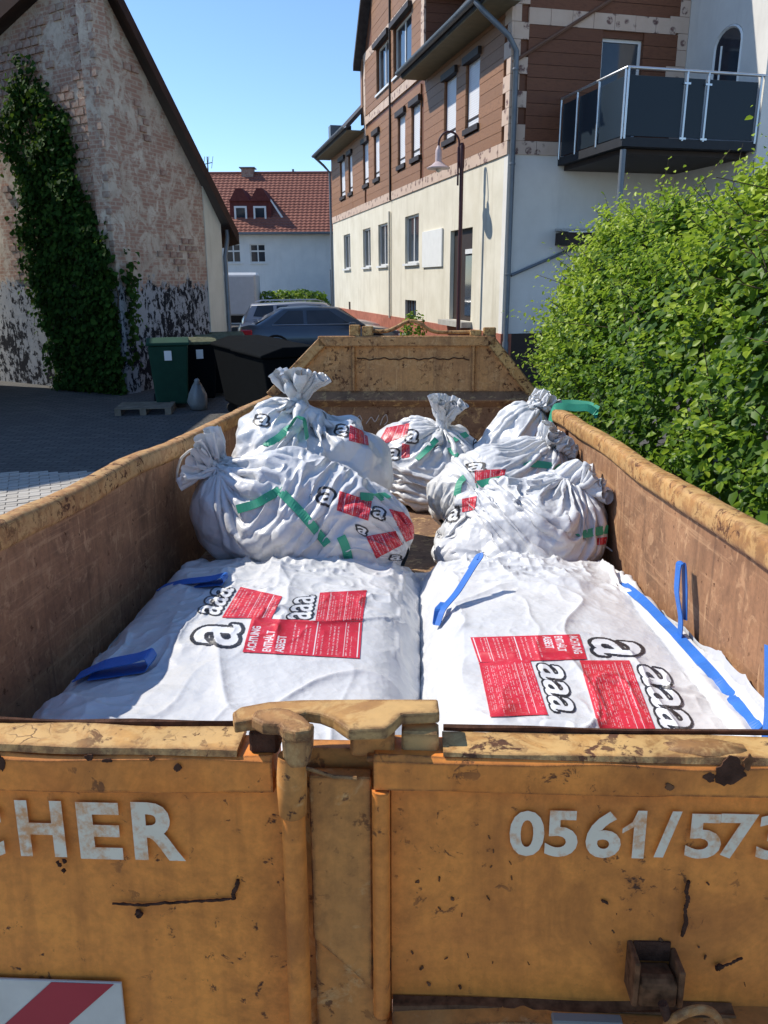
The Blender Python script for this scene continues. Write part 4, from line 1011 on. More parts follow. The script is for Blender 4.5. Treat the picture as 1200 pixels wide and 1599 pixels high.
# balcony
BX0, BX1, BY = 1.06, SW-.02, -2.33; ZBL = 4.36
bal = MB().box(BX0-.03, BX1, BY-.03, -.001, ZBL-.16, ZBL-.02).build('balcony', simple('dark_balcony_edge', (.022, .024, .028), .6), house)
MB().box(BX0+.1, BX1, BY+.2, -.02, ZBL-.25, ZBL-.165).build('balcony_joists', M_DARKTRIM, bal)
t = NT('dark_blue_panel', .4, .25); t.color((.014, .024, .034)); M_PANEL = t.m
lp = [HF.pix(p, 150, 0, BX0)[1] for p in (884, 905, 938)]; ysl = [-.03]+[lp[1], lp[2], BY]
fpx = [BX0]+[HF.pix(p, 150, 1, BY)[0] for p in (1070, 1103)]+[BX1-.03]
ztop = ZBL+.90
for a, b in zip(ysl, ysl[1:]): MB().box(BX0-.008, BX0+.008, b+.04, a-.04, ZBL, ztop).build('panel', M_PANEL, bal, bevel=.003)
for a, b in zip(fpx, fpx[1:]): MB().box(a+.04, b-.04, BY-.008, BY+.008, ZBL, ztop).build('panel', M_PANEL, bal, bevel=.003)
for y in ysl: MB().tube([(BX0-.03, y, ZBL-.05), (BX0-.03, y, ZBL+.99)], .021, 8).build('post', M_STEEL, bal, smooth=50)
for x in fpx: MB().tube([(x, BY-.03, ZBL-.05), (x, BY-.03, ZBL+.99)], .021, 8).build('post', M_STEEL, bal, smooth=50)
for x in fpx[1:3]:
    for z in (ZBL-.03, ZBL+.8): MB().box(x-.06, x+.06, BY-.05, BY-.012, z, z+.03).build('clamp', M_STEEL, bal)
MB().tube([(BX0-.03, 0, ZBL+1.0), (BX0-.03, BY-.03, ZBL+1.0), (BX1+.08, BY-.03, ZBL+1.0)], .025, 8).build('handrail', M_STEEL, bal, smooth=50)
MB().tube([(BX0+.05, BY+.05, 0), (BX0+.05, BY+.05, ZBL-.2)], .05, 10).build('support_post', M_METAL, bal, smooth=50)

# ------------------------------------------------------------------ street lamp
lp_ = at(722, 228, 17.35); hd = at(685, 262, 17.35); gz = float(ground_z(lp_[0], lp_[1]))
lamp = empty('street_lamp', loc=(lp_[0], lp_[1], gz)); tag(lamp, 'dark red street lamp with a curved arm and flared pink shade', 'street lamp')
M_LAMP = simple('dark_red_lamp_paint', (.060, .018, .022), .5, .4); M_SHADE = simple('pale_pink_shade', (.52, .42, .42), .5, .3)
ht = lp_[2]-gz; hx = hd[0]-lp_[0]; hz = hd[2]-gz
MB().lathe([(.085, 0), (.085, .5), (.06, .55), (.045, 1.2), (.042, ht-.45)], 12).build('post', M_LAMP, lamp, smooth=40)
MB().lathe([(.042, ht-.45), (.055, ht-.40), (.055, ht+.0), (.03, ht+.06)], 12).build('post_sleeve', M_LAMP, lamp, smooth=40)
MB().tube([(-.075, 0, ht-.75), (-.075, 0, ht-.02)], .02, 8).build('bracket', M_LAMP, lamp)
rA = (-hx-.06)/2; arc = [(-.06-rA+rA*math.cos(th), 0, ht+.05+rA*1.05*math.sin(th)) for th in np.linspace(0, math.pi, 14)]
arc = [(-.06, 0, ht-.3)]+arc+[(hx, 0, hz+.40)]
MB().tube(arc, .022, 8).build('arm', M_LAMP, lamp, smooth=60)
MB().lathe([(.07, hz+.10), (.065, hz+.32), (.05, hz+.36), (.02, hz+.42)], 14, (hx, 0, 0)).build('lamp_cap', M_LAMP if False else M_SHADE, lamp, smooth=40)
MB().lathe([(.05, hz-.03), (.24, hz-.02), (.245, hz+.0), (.15, hz+.05), (.075, hz+.11), (.03, hz+.12)], 20, (hx, 0, 0)).build('lamp_shade', M_SHADE, lamp, smooth=40)
MB().lathe([(.02, hz-.09), (.05, hz-.06), (.06, hz-.03)], 12, (hx, 0, 0)).build('bulb_glass', simple('frosted_lamp_glass', (.6, .58, .54), .3), lamp, smooth=60)
# ------------------------------------------------------------------ leaves
def leaf_arrays(C, N, size, seed, aspect=.55, droop=.25, roll=None):
    """C (n,3) leaf bases, N (n,3) rough leaf normals, size (n,) -> verts (n*6,3), quads"""
    r_ = np.random.default_rng(seed); n = len(C); N = N/np.linalg.norm(N, axis=1, keepdims=True)
    a = r_.normal(size=(n, 3)); a[:, 2] -= droop*2; T = a-(a*N).sum(1, keepdims=True)*N; T /= np.linalg.norm(T, axis=1, keepdims=True)
    B = np.cross(N, T); s = size[:, None]
    prof = [(0, 0, 0), (.40, .32, .10), (.34, .68, .08), (0, 1.0, -.12), (-.34, .68, .08), (-.40, .32, .10)]
    V = np.stack([C+s*(x*aspect*2*B+y*T+z*N) for x, y, z in prof], 1).reshape(-1, 3)
    k = np.arange(n)[:, None]*6
    F = np.concatenate([k+np.array([[0, 1, 2, 3]]), k+np.array([[0, 3, 4, 5]])], 0)
    return V, F
def leaf_mat(name, a, b, c_, transl=.35, rough=.45, spec=.35):
    t = NT(name, rough, spec)
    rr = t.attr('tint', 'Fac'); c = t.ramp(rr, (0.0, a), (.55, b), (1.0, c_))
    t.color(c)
    tr = t.n('ShaderNodeBsdfTranslucent'); t.l(t.mix(.5, c, (.22, .36, .03)), tr.inputs['Color'])
    mx = t.n('ShaderNodeMixShader'); mx.inputs[0].default_value = transl; out = t.t.nodes['Material Output']
    t.l(t.b.outputs[0], mx.inputs[1]); t.l(tr.outputs[0], mx.inputs[2]); t.l(mx.outputs[0], out.inputs[0]); return t.m
def leaves(name, C, N, size, m, parent, seed, tint=None, **k):
    V, F = leaf_arrays(C, N, size, seed, **k)
    me = np_mesh(name, V, F)
    if tint is None: tint = np.random.default_rng(seed+1).random(len(C))
    at_ = me.attributes.new('tint', 'FLOAT', 'POINT'); at_.data.foreach_set('value', np.repeat(tint, 6).astype(np.float32))
    return link(name, me, m, parent)
M_HLEAF = leaf_mat('hedge_leaf', (.026, .070, .008), (.13, .24, .020), (.42, .52, .05), .45)
M_IVY = leaf_mat('ivy_leaf', (.010, .030, .006), (.021, .058, .010), (.045, .10, .016), .2, .75, .1)
M_BARK = simple('grey_bark', (.10, .075, .05), .9, .1, var=.4, scale=20)

# ------------------------------------------------------------------ old barn on the left
k0 = at(150, 100, 15.2)[:2]; r1 = at(345, 380, 19.0)[:2]; l0 = at(0, 100, 16.7)[:2]
dR = (r1-k0); LR = np.linalg.norm(dR); dR = dR/LR; dL = (l0-k0); LL = np.linalg.norm(dL); dL = dL/LL
nR = np.array([dR[1], -dR[0]]); nL = np.array([-dL[1], dL[0]])
if nL[1] > 0: nL = -nL
GZ = -.47; zA = float(at(152, -80, 15.2)[2]); zE = 2.95
zLf = float(at(0, 52, 16.7)[2]); slL = (zA-zLf)/LL; LLX = LL*2.3
BF = Frame(np.eye(3), (k0[0], k0[1], GZ))
barn = empty('old_barn', BF); tag(barn, 'weathered brick barn with peeling plaster, ivy and a steep dark roof', 'barn')
bR, bL = dR, dL
def wl(d, n, s, z, o=0.0):      # point on a wall: s along direction d, world height z, o outwards
    p = d*s+n*o; return np.array([p[0], p[1], z-GZ])
t = NT('patched_old_plaster', .92, .12)
zz = t.sep(t.co())[2]
n1 = t.noise(1.1, 7, .65); n2 = t.noise(3.2, 8, .7, dist=.6); n3 = t.noise(6, 7, .72, dist=.5)
bk = brick_nodes(t, 3.4, (.29, .145, .10), (.38, .205, .145), (.45, .39, .31), vec=None, msize=.035)
mp = t.n('ShaderNodeMapping'); mp.inputs['Rotation'].default_value = (R(90), 0, 0); t.l(t.co(), mp.inputs[0]); t.l(mp.outputs[0], bk.inputs['Vector'])
pl = t.mix(t.ramp(n1, (.35, .0), (.65, 1.0)), (.48, .38, .29), (.66, .575, .46))
pl = t.mix(t.ramp(n3, (.45, .0), (.72, .75)), pl, (.33, .25, .19))
up_ = t.mix(t.ramp(n2, (.46, 0.0), (.54, .85)), pl, t.mix(.35, bk.outputs['Color'], (.40, .23, .165)))
# lower zone: white limewash over which black tar paint flakes
fl = t.math('ADD', t.math('MULTIPLY', n3, .65), t.math('MULTIPLY', t.noise(11, 6, .7, vec=t.co('Object', (1, 1, .4))), .5))
fl = t.math('ADD', fl, t.math('MULTIPLY', t.math('SUBTRACT', t.noise(.9, 3), .5), .35))
low = t.mix(t.ramp(fl, (.56, 0.0), (.60, 1.0)), t.mix(t.noise(4, 5), (.26, .265, .28), (.42, .42, .42)), (.018, .018, .022))
zn = t.math('ADD', zz, t.math('MULTIPLY', t.math('SUBTRACT', t.math('ADD', n2, t.math('MULTIPLY', n3, .5)), .75), 1.3))
edge = t.ramp(t.math('MULTIPLY', zn, .2), (.405, 1.0), (.425, 0.0))
t.color(t.mix(edge, up_, low)); t.bump(t.math('ADD', n2, t.math('MULTIPLY', n3, .5)), .6, .02); M_BARN = t.m
t = NT('old_wall_brick', .9, .12)
t.color(t.mix(t.ramp(t.noise(14, 5), (.35, .0), (.7, .7)), t.ramp(t.rand(), (0.0, (.23, .125, .095)), (.4, (.31, .17, .125)), (.75, (.37, .22, .165)), (1.0, (.28, .20, .155))), (.50, .44, .36))); t.bump(t.noise(40, 4), .5, .006); M_OBRICK = t.m
def gable_poly(d, n, L_, zs, ze, th=.3):
    A = [wl(d, n, 0, GZ-.3), wl(d, n, L_, GZ-.3), wl(d, n, L_, ze), wl(d, n, 0, zs)]
    Bk = [p-np.array([n[0], n[1], 0])*th for p in A]
    f = [(0, 1, 2, 3), (7, 6, 5, 4), (0, 4, 5, 1), (1, 5, 6, 2), (2, 6, 7, 3), (3, 7, 4, 0)]
    me_ = MB().add(A+Bk, f).mesh('wall'); bm = bmesh.new(); bm.from_mesh(me_); bmesh.ops.recalc_face_normals(bm, faces=bm.faces); bm.to_mesh(me_); bm.free(); return me_
zLx = zA-slL*LLX
wR = link('gable_wall', gable_poly(dR, nR, LR, zA-.1, zE), M_BARN, barn); wL = link('gable_wall', gable_poly(dL, nL, LLX, zA-.1, zLx-.1), M_BARN, barn)
wR['label'] = 'patchy plastered wall receding to the street'; wL['label'] = 'brick wall overgrown by ivy'
# cream rendered strip at the street corner
zz1 = zA-.1+(zE-zA+.1)*(LR-.75)/LR
A = [wl(dR, nR, LR-.75, GZ-.2, .02), wl(dR, nR, LR+.02, GZ-.2, .02), wl(dR, nR, LR+.02, zE-.05, .02), wl(dR, nR, LR-.68, zz1-.05, .02)]
Bk = [p-np.array([nR[0], nR[1], 0])*.35 for p in A]
MB().add(A+Bk, [(0, 1, 2, 3), (7, 6, 5, 4), (0, 4, 5, 1), (1, 5, 6, 2), (2, 6, 7, 3), (3, 7, 4, 0)]).build('corner_render', M_CREAM, barn)
# exposed bricks: the most visible as parts, the rest joined
bm1 = MB().box(-.105, .105, -.03, .012, -.056, .056).mesh('brick'); bm1.materials.append(M_OBRICK)
cand = []
for d, n, L_, wfun, par, dens, z_lo in ((dL, nL, LLX, lambda s: zA-.25-slL*s, wL, .60, 1.75), (dR, nR, LR-.8, lambda s: zA-.3+(zE-zA)*s/LR, wR, .40, 1.9)):
    for j in range(60):
        z = z_lo+j*.142
        for i in range(40):
            s = .07+(i+(.5 if j % 2 else 0))*.235
            if s > L_-.12 or z > wfun(s)-.1: continue
            g = vnoise(np.array([s*1.1+(0 if par is wL else 20), z*.9]), 5)*.65+vnoise(np.array([s*3.3, z*3.3+9]), 6)*.35
            if g < (.46 if par is wL else .60): continue
            if par is wL and s > LL*1.15: continue
            cand.append((d, n, s, z, par))
pk = rng.permutation(len(cand)); restV = MB()
for q, idx in enumerate(pk):
    d, n, s, z, par = cand[idx]; ang = math.atan2(d[1], d[0]) if par is wR else math.atan2(-d[1], -d[0])
    p = wl(d, n, s, z, rng.uniform(-.006, .008)); sc = (rng.uniform(.86, 1.06), 1, rng.uniform(.9, 1.05))
    if q < 290:
        o = bpy.data.objects.new('brick', bm1); col.objects.link(o); o.parent = par; o.location = p
        nrm = np.array([math.sin(ang), -math.cos(ang)]); 
        o.rotation_euler = (0, 0, ang if nrm @ n > 0 else ang+math.pi); o.scale = sc
    else: restV.box(p[0]-.1, p[0]+.1, p[1]-.03, p[1]+.012, p[2]-.055, p[2]+.055, rot=rotz(ang), c=p)
if restV.v: tag(restV.build('brickwork', M_OBRICK, wR), kind='stuff')
# roof slabs with overhanging dark verges
bk_ = -(nR+nL); bk_ = bk_/np.linalg.norm(bk_)
def roof(pts2, name):
    (sA, zA_), (sB, zB_), d, n = pts2
    f_ = n*.26; A = d*sA; Bp = d*sB
    top = [np.array([*(A+f_), zA_-GZ]), np.array([*(Bp+f_), zB_-GZ]), np.array([*(Bp+bk_*9), zB_-GZ]), np.array([*(A+bk_*9), zA_-GZ])]
    bot = [p-np.array([0, 0, .26]) for p in top]
    me_ = MB().add(top+bot, [(0, 1, 2, 3), (7, 6, 5, 4), (0, 4, 5, 1), (1, 5, 6, 2), (2, 6, 7, 3), (3, 7, 4, 0)]).mesh(name)
    bm = bmesh.new(); bm.from_mesh(me_); bmesh.ops.recalc_face_normals(bm, faces=bm.faces); bm.to_mesh(me_); bm.free()
    return link(name, me_, M_BROOF, barn)
t = NT('dark_brown_roof_edge', .8, .2); t.color(t.mix(t.noise(3, 5), (.020, .014, .012), (.085, .038, .026))); M_BROOF = t.m
gr = (zE-zA)/LR
roof(((-.2, zA-.2*gr*0+.22), (LR+.42, zE+.22+gr*.42), dR, nR), 'roof_slope')
roof(((-.2, zA+.20), (LLX+.3, zLx+.18), dL, nL), 'roof_slope')
e_ = wl(dR, nR, LR+.25, zE-.15, .05); f_ = wl(dR, nR, LR+.06, zE-.75, .06)
MB().tube([e_, e_+np.array([0, 0, -.18]), f_, f_+np.array([0, 0, -3.0])], .05, 8).build('downpipe', M_METAL, barn, smooth=50)
back = np.array([*(bk_*9), 0]); far_ = [wl(dR, nR, LR, GZ), wl(dR, nR, LR, zE)]
MB().add([far_[0], far_[0]+back, far_[1]+back, far_[1]], [(0, 1, 2, 3)]).build('street_side_wall', M_CREAM, barn)
# TV aerial on the barn roof edge
ae = at(325, 262, 20.5); aer = empty('tv_aerial', loc=ae); tag(aer, 'thin television aerial standing up behind the barn roof edge', 'aerial')
MB().tube([(0, 0, -.9), (0, 0, .25)], .015, 6).build('mast', M_METAL, aer)
MB().tube([(-.22, 0, .05), (.12, 0, .12)], .01, 5).build('boom', M_METAL, aer)
for x in (-.2, -.1, 0, .1): MB().tube([(x, -.05, -.02), (x+.03, .05, .26)], .007, 4).build('element', M_METAL, aer)

# ------------------------------------------------------------------ ivy on the barn
ivp = [(44, 62), (58, 100), (72, 150), (108, 190), (120, 265), (142, 320), (168, 380), (198, 430), (204, 520), (200, 600), (196, 640), (110, 640), (95, 560), (78, 490), (62, 430), (44, 372), (54, 320), (26, 240), (20, 180), (40, 140), (38, 90)]
def inpoly(x, y, poly):
    c = False; j = len(poly)-1
    for i in range(len(poly)):
        if (poly[i][1] > y) != (poly[j][1] > y) and x < (poly[j][0]-poly[i][0])*(y-poly[i][1])/(poly[j][1]-poly[i][1])+poly[i][0]: c = not c
        j = i
    return c
IC, IN_, IS = [], [], []
r_ = np.random.default_rng(44)
while len(IC) < 15000:
    px_, py_ = r_.uniform(0, 215), r_.uniform(85, 645)
    jx, jy = px_+r_.normal(0, 7), py_+r_.normal(0, 7)
    if not inpoly(jx, jy, ivp): continue
    if vnoise(np.array([px_/26, py_/26]), 8) < .20 and r_.random() < .8: continue
    d = ray(px_, py_); nn_ = np.array([nL[0], nL[1], 0]); o_ = np.array([k0[0], k0[1], 0])
    tt_ = ((o_-CAM) @ nn_)/(d @ nn_); p = CAM+d*tt_
    s = (p[:2]-k0) @ dL; nq = nL
    if s < -.05:
        if px_ > 203 or r_.random() < .5: continue
        nq = nR; nn_ = np.array([nR[0], nR[1], 0]); tt_ = ((o_-CAM) @ nn_)/(d @ nn_); p = CAM+d*tt_
    if p[2] < GZ: continue
    h = vnoise(np.array([px_/18, py_/18]), 9)
    off = .02+abs(r_.normal(0, .10))+.22*h*h
    p = p+np.array([nq[0], nq[1], 0])*off
    IC.append(p-np.array([k0[0], k0[1], GZ])); IN_.append(np.array([nq[0], nq[1], .45])+r_.normal(0, .45, 3)); IS.append(r_.uniform(.06, .12))
ivy = empty('climbing_ivy', BF); tag(ivy, 'dark green ivy climbing the left barn wall', 'ivy')
tag(leaves('foliage', np.array(IC), np.array(IN_), np.array(IS), M_IVY, ivy, 45, aspect=.62, droop=.9), kind='stuff')
for k in range(7):
    pts = [];  px_, py_ = r_.uniform(120, 185), 640
    for q in range(14):
        d = ray(px_, py_); nn_ = np.array([nL[0], nL[1], 0]); o_ = np.array([k0[0], k0[1], 0]); p = CAM+d*(((o_-CAM) @ nn_)/(d @ nn_))
        pts.append(p+np.array([nL[0], nL[1], 0])*.03-np.array([k0[0], k0[1], GZ])); py_ -= 36; px_ += r_.uniform(-16, 4)
        if not inpoly(px_, py_, ivp): break
    if len(pts) > 2: MB().tube(pts, list(np.linspace(.025, .008, len(pts))), 6).build('stem', M_BARK, ivy)

# ------------------------------------------------------------------ unseen house added left of the view to shade the yard
nb = empty('unseen_shade_house', loc=(-8.5, 11.2, float(ground_z(-8, 8)))); tag(nb, 'unseen plain plastered house added left of the yard to shade it', 'house')
MB().box(-7, 0, 0, 5.6, -.5, 6.0).build('wall', M_CREAM, nb)
slab(nb, 'roof', [(.4, -.4, 5.8), (.4, 5.9, 5.8), (-3.5, 5.9, 9.3), (-3.5, -.4, 9.3)], .2, M_ROOFD); slab(nb, 'roof', [(-7.4, -.4, 5.8), (-3.5, -.4, 9.3), (-3.5, 5.9, 9.3), (-7.4, 5.9, 5.8)], .2, M_ROOFD)
MB().prism([(-7, 6.0), (0, 6.0), (-3.5, 9.1)], 1, .0, 5.6).build('gable', M_CREAM, nb)
for y in (1.4, 4.2): window(nb, 0, 0.0, y-.5, y+.5, 3.6, 4.9, -1)

# ------------------------------------------------------------------ wheelie bins, containers and odds and ends in the shade
def wheelie(name, loc, rz, body, lid, label, group, w=.58, d=.72, h=1.06):
    o = empty(name, loc=(loc[0], loc[1], float(ground_z(*loc))), rz=rz); tag(o, label, 'rubbish bin', group)
    b = w*.80/2; tpr = [(-b, -d*.36), (b, -d*.36), (b, d*.34), (-b, d*.34)]; tw = w/2; tp = [(-tw, -d/2), (tw, -d/2), (tw, d/2), (-tw, d/2)]
    MB().add([(x, y, .07) for x, y in tpr]+[(x, y, h-.09) for x, y in tp], [(3, 2, 1, 0), (4, 5, 6, 7), (0, 1, 5, 4), (1, 2, 6, 5), (2, 3, 7, 6), (3, 0, 4, 7)]).build('body', body, o, bevel=.03, seg=2)
    MB().prism([(-d/2-.03, h-.088), (d/2+.02, h-.088), (d/2+.02, h-.03), (d*.2, h+.02), (-d*.2, h+.03), (-d/2-.03, h-.035)], 0, -tw-.02, tw+.02).build('lid', lid, o, bevel=.015, seg=2)
    MB().tube([(-tw*.9, d/2+.06, h-.06), (tw*.9, d/2+.06, h-.06)], .016, 8).build('handle', body, o)
    for s in (-1, 1):
        wb = MB().lathe([(.03, -.025), (.1, -.025), (.1, .025), (.03, .025)], 14); wb.xf(np.array([[0, 0, 1], [0, 1, 0], [-1, 0, 0]]), (s*(b+.03), d*.36, .10)); wb.build('wheel', M_RUBBER, o)
    MB().box(-.07, .05, -d/2-.002, -d/2+.02, h-.33, h-.17).build('sticker', M_PVC, o)
    return o
M_RUBBER = simple('black_rubber', (.018, .018, .018), .85, .2); M_BGREEN = simple('dark_green_plastic', (.012, .05, .03), .7, .2); M_BBLACK = simple('black_plastic', (.005, .006, .007), .9, .04)
M_LIDO = simple('mossy_lid', (.10, .105, .06), .8, .2, var=.4, scale=18)
bp = at(268, 600, 13.6); wheelie('wheelie_bin', (bp[0], bp[1]), R(14), M_BGREEN, M_BGREEN, 'dark green bin with a white sticker beside the barn wall', None, .66, .74, 1.16)
for i, (px_, Y_) in enumerate(((312, 14.3), (336, 15.0), (358, 15.8))):
    p = at(px_, 590, Y_); wheelie('wheelie_bin', (p[0], p[1]), R(20), M_BBLACK, M_LIDO, ('black bin with mossy lid right beside the green bin', 'black bin with mossy lid, middle one of three', 'black bin with mossy lid, farthest one of three')[i], 'black bins with mossy lids', h=1.12)
def big_bin(x, y, rz, label):
    o = empty('waste_container', loc=(x, y, float(ground_z(x, y))), rz=rz); tag(o, label, 'waste container', 'large black waste containers')
    MB().add([(sx*.60, sy*.40, .18) for sx, sy in ((-1, -1), (1, -1), (1, 1), (-1, 1))]+[(sx*.68, sy*.53, 1.10) for sx, sy in ((-1, -1), (1, -1), (1, 1), (-1, 1))], [(3, 2, 1, 0), (4, 5, 6, 7), (0, 1, 5, 4), (1, 2, 6, 5), (2, 3, 7, 6), (3, 0, 4, 7)]).build('body', M_BBLACK, o, bevel=.03, seg=2)
    MB().prism([(-.57, 1.10), (.57, 1.10), (.57, 1.14), (.25, 1.24), (-.25, 1.24), (-.57, 1.14)], 0, -.71, .71).build('lid', M_BBLACK, o, bevel=.02, seg=2)
    for sx in (-1, 1):
        MB().tube([(sx*.70, 0, .95), (sx*.77, 0, .95)], .03, 8).build('trunnion', M_METAL, o)
        for sy in (-1, 1):
            wb = MB().lathe([(.02, -.02), (.09, -.02), (.09, .02), (.02, .02)], 12); wb.xf(np.array([[0, 0, 1], [0, 1, 0], [-1, 0, 0]]), (sx*.48, sy*.32, .09)); wb.build('wheel', M_RUBBER, o)
    return o
p = at(395, 560, 12.9); a_ = math.atan2(-2.5, 1.28)
b1 = big_bin(-2.02, 12.6, a_, 'black waste container with a white strip hanging at its end'); big_bin(-1.45, 11.35, a_, 'black waste container nearest the skip')
p = np.array(b1.matrix_basis.inverted() @ Vector(at(366, 562, 13.2)))
q_ = at(366, 562, 13.05); ws = MB().prism([(-.03, -.26), (.05, -.24), (.02, .24), (-.01, .26)], 1, -.006, .006).build('paper_strip', M_PVC, None); ws.location = q_
tag(ws, 'white strip hanging against the black waste container', 'strip')
q_ = at(308, 598, 13.2); gzb = float(ground_z(q_[0], q_[1]))
r_ = np.random.default_rng(5); mbs = MB().lathe([(.02, 0), (.13, .01), (.17, .12), (.16, .28), (.09, .40), (.03, .44), (.05, .50), (.02, .53)], 18)
mbs.v = [tuple(np.array(p)*(1+.10*r_.normal()) if 0.02 < p[2] < .5 else p) for p in mbs.v]
rs_ = mbs.build('refuse_sack', simple('translucent_white_sack', (.22, .225, .22), .4, .4), None, smooth=1); rs_.location = (q_[0], q_[1], gzb); tag(rs_, 'small pale tied refuse sack in front of the dark bins', 'refuse sack')
q_ = at(228, 630, 13.0); pal = empty('pallet', loc=(q_[0], q_[1], float(ground_z(q_[0], q_[1]))), rz=R(8)); tag(pal, 'low wooden pallet lying in front of the green bin', 'pallet')
M_PWOOD = simple('grey_pallet_wood', (.20, .17, .13), .9, .1, var=.3)
for k in range(5): MB().box(-.45, .45, -.36+k*.16, -.26+k*.16, .10, .122).build('plank', M_PWOOD, pal)
for x in (-.4, 0, .4): MB().box(x-.05, x+.05, -.36, .38, .0, .099).build('bearer', M_PWOOD, pal)

# ------------------------------------------------------------------ cars
def car(name, loc, heading, paint, label, wagon=False):
    o = empty(name, loc=(loc[0], loc[1], float(ground_z(*loc)))); o.rotation_euler = (0, 0, heading); tag(o, label, 'car', 'cars parked in the lane')
    # local: +x forward, length about 4.7; lofted body from cross sections (x, half width, sill z, shoulder z)
    L_ = 4.75; st = [(-2.36, .66, .42, .82), (-2.30, .80, .30, .93), (-2.1, .86, .24, .98), (-1.5, .90, .20, .96), (-.6, .91, .19, .93), (.5, .91, .19, .92), (1.1, .90, .20, .90), (1.7, .87, .22, .82), (2.15, .80, .26, .72), (2.34, .62, .34, .60)]
    if wagon: st[0] = (-2.36, .72, .42, .90); st[1] = (-2.30, .82, .30, 1.0)
    prof = lambda hw, z0, z1: [(-hw*.90, z0), (-hw*.99, z0+.10), (-hw, (z0+z1)/2), (-hw*.97, z1-.10), (-hw*.88, z1), (0, z1+.035), (hw*.88, z1), (hw*.97, z1-.10), (hw, (z0+z1)/2), (hw*.99, z0+.10), (hw*.90, z0)]
    V = [(x, y, z) for x, hw, z0, z1 in st for y, z in prof(hw, z0, z1)]; n_ = 11; f = [tuple(q) for q in grid_faces(len(st), n_, wrap=True)]
    mb = MB(); mb.v = V; mb.f = f+[tuple(range(n_))[::-1], tuple((len(st)-1)*n_+k for k in range(n_))]
    me = mb.mesh('body'); bm = bmesh.new(); bm.from_mesh(me); bmesh.ops.recalc_face_normals(bm, faces=bm.faces); bm.to_mesh(me); bm.free()
    link('body', me, paint, o, smooth=45)
    # glasshouse
    zr = 1.44 if not wagon else 1.47
    cab = [(-1.95, .70, .95), (-1.12, .56, zr-.03), (-.35, .58, zr), (.35, .56, zr-.03), (1.12, .72, .91)] if not wagon else [(-2.28, .72, 1.0), (-2.02, .58, zr-.06), (-.4, .60, zr), (.35, .57, zr-.04), (1.12, .72, .91)]
    base = .93
    mb = MB(); side = []
    for x, hw, z in cab: side.append((x, hw, z))
    V = []
    for s in (-1, 1): V += [(x, s*hw, z) for x, hw, z in side]
    V += [(x, s*.80, base) for s in (-1, 1) for x in (cab[0][0]+.02, -.4, cab[-1][0])]
    mb.add(V, [(0, 1, 6, 5), (1, 2, 7, 6), (2, 3, 8, 7), (3, 4, 9, 8), (10, 11, 2, 1), (10, 1, 0), (11, 12, 4, 3), (11, 3, 2), (13, 5, 6), (13, 6, 7, 14), (14, 7, 8), (14, 8, 9, 15)])
    me = mb.mesh('cabin'); bm = bmesh.new(); bm.from_mesh(me); bmesh.ops.recalc_face_normals(bm, faces=bm.faces); bm.to_mesh(me); bm.free()
    cb = link('cabin', me, paint, o, smooth=30, bevel=.05, seg=2)
    zt = zr-.10
    for s in (-1, 1):
        def sp(x, z):      # point on the slanting side
            k = (z-base)/(zr-base); return (x, s*(.80-(.80-.575)*k+.014), z)
        q = [[(-1.45, base+.06), (-.62, base+.06), (-.62, zt), (-1.02, zt)], [(-.52, base+.06), (.62, base+.06), (.10, zt), (-.52, zt)]] if not wagon else [[(-2.0, base+.12), (-1.35, base+.06), (-1.35, zt), (-1.85, zt)], [(-1.25, base+.06), (-.42, base+.06), (-.42, zt), (-1.25, zt)], [(-.32, base+.06), (.66, base+.06), (.16, zt), (-.32, zt)]]
        for quad in q:
            MB().add([sp(*p) for p in quad], [(0, 1, 2, 3) if s < 0 else (3, 2, 1, 0)]).build('side_window', M_GLASS, o)
        bw__ = [sp(*p) for quad in (q[0],) for p in quad]
        ring_ = [sp(q[0][0][0]-.03, base+.04), sp(q[-1][1][0]+.03, base+.04)]
        MB().tube(ring_, .010, 5).build('chrome_strip', M_STEEL, o)
        MB().box(.62, .80, *sorted((s*.80, s*.98)), .90, 1.02).build('door_mirror', paint, o, bevel=.03, seg=2)
        MB().box(-2.33, -2.02, *sorted((s*.60, s*.872)), .70, .86).build('tail_light', M_TAIL, o, bevel=.03, seg=2)
        MB().box(2.02, 2.24, *sorted((s*.52, s*.80)), .56, .68).build('headlight', M_STEEL, o, bevel=.03, seg=2)
        for x in (-1.40, 1.38):
            wh = MB().lathe([(.20, -.10), (.315, -.09), (.325, 0), (.315, .09), (.20, .10)], 20); wh.xf(np.array([[1, 0, 0], [0, 0, s], [0, -s, 0]]), (x, s*.82, .325)); w_ = wh.build('wheel', M_RUBBER, o, smooth=40)
            rm = MB().lathe([(.05, 0), (.20, 0), (.21, .02), (.12, .012), (.05, .03)], 16); rm.xf(np.array([[1, 0, 0], [0, 0, s], [0, -s, 0]]), (x, s*.925, .325)); rm.build('rim', M_STEEL, w_, smooth=40)
            MB().tube([(x+.37*math.cos(th), s*.885, .325+.37*math.sin(th)) for th in np.linspace(0, math.pi, 12)], .035, 6).build('wheel_arch', M_RUBBER, o)
    k1, k2 = cab[0], cab[1]
    MB().add([(k1[0]+.06*(k2[0]-k1[0])-.012, -.62, k1[2]+.06), (k1[0]+.06*(k2[0]-k1[0])-.012, .62, k1[2]+.06), (k2[0]-.05, .52, k2[2]-.04), (k2[0]-.05, -.52, k2[2]-.04)], [(3, 2, 1, 0)]).build('rear_window', M_GLASS, o)
    MB().add([(1.06, -.64, .97), (1.06, .64, .97), (.42, .50, zr-.04), (.42, -.50, zr-.04)], [(0, 1, 2, 3)]).build('windscreen', M_GLASS, o)
    MB().box(-2.385, -2.36, -.26, .26, .52, .63).build('number_plate', M_PVC, o)
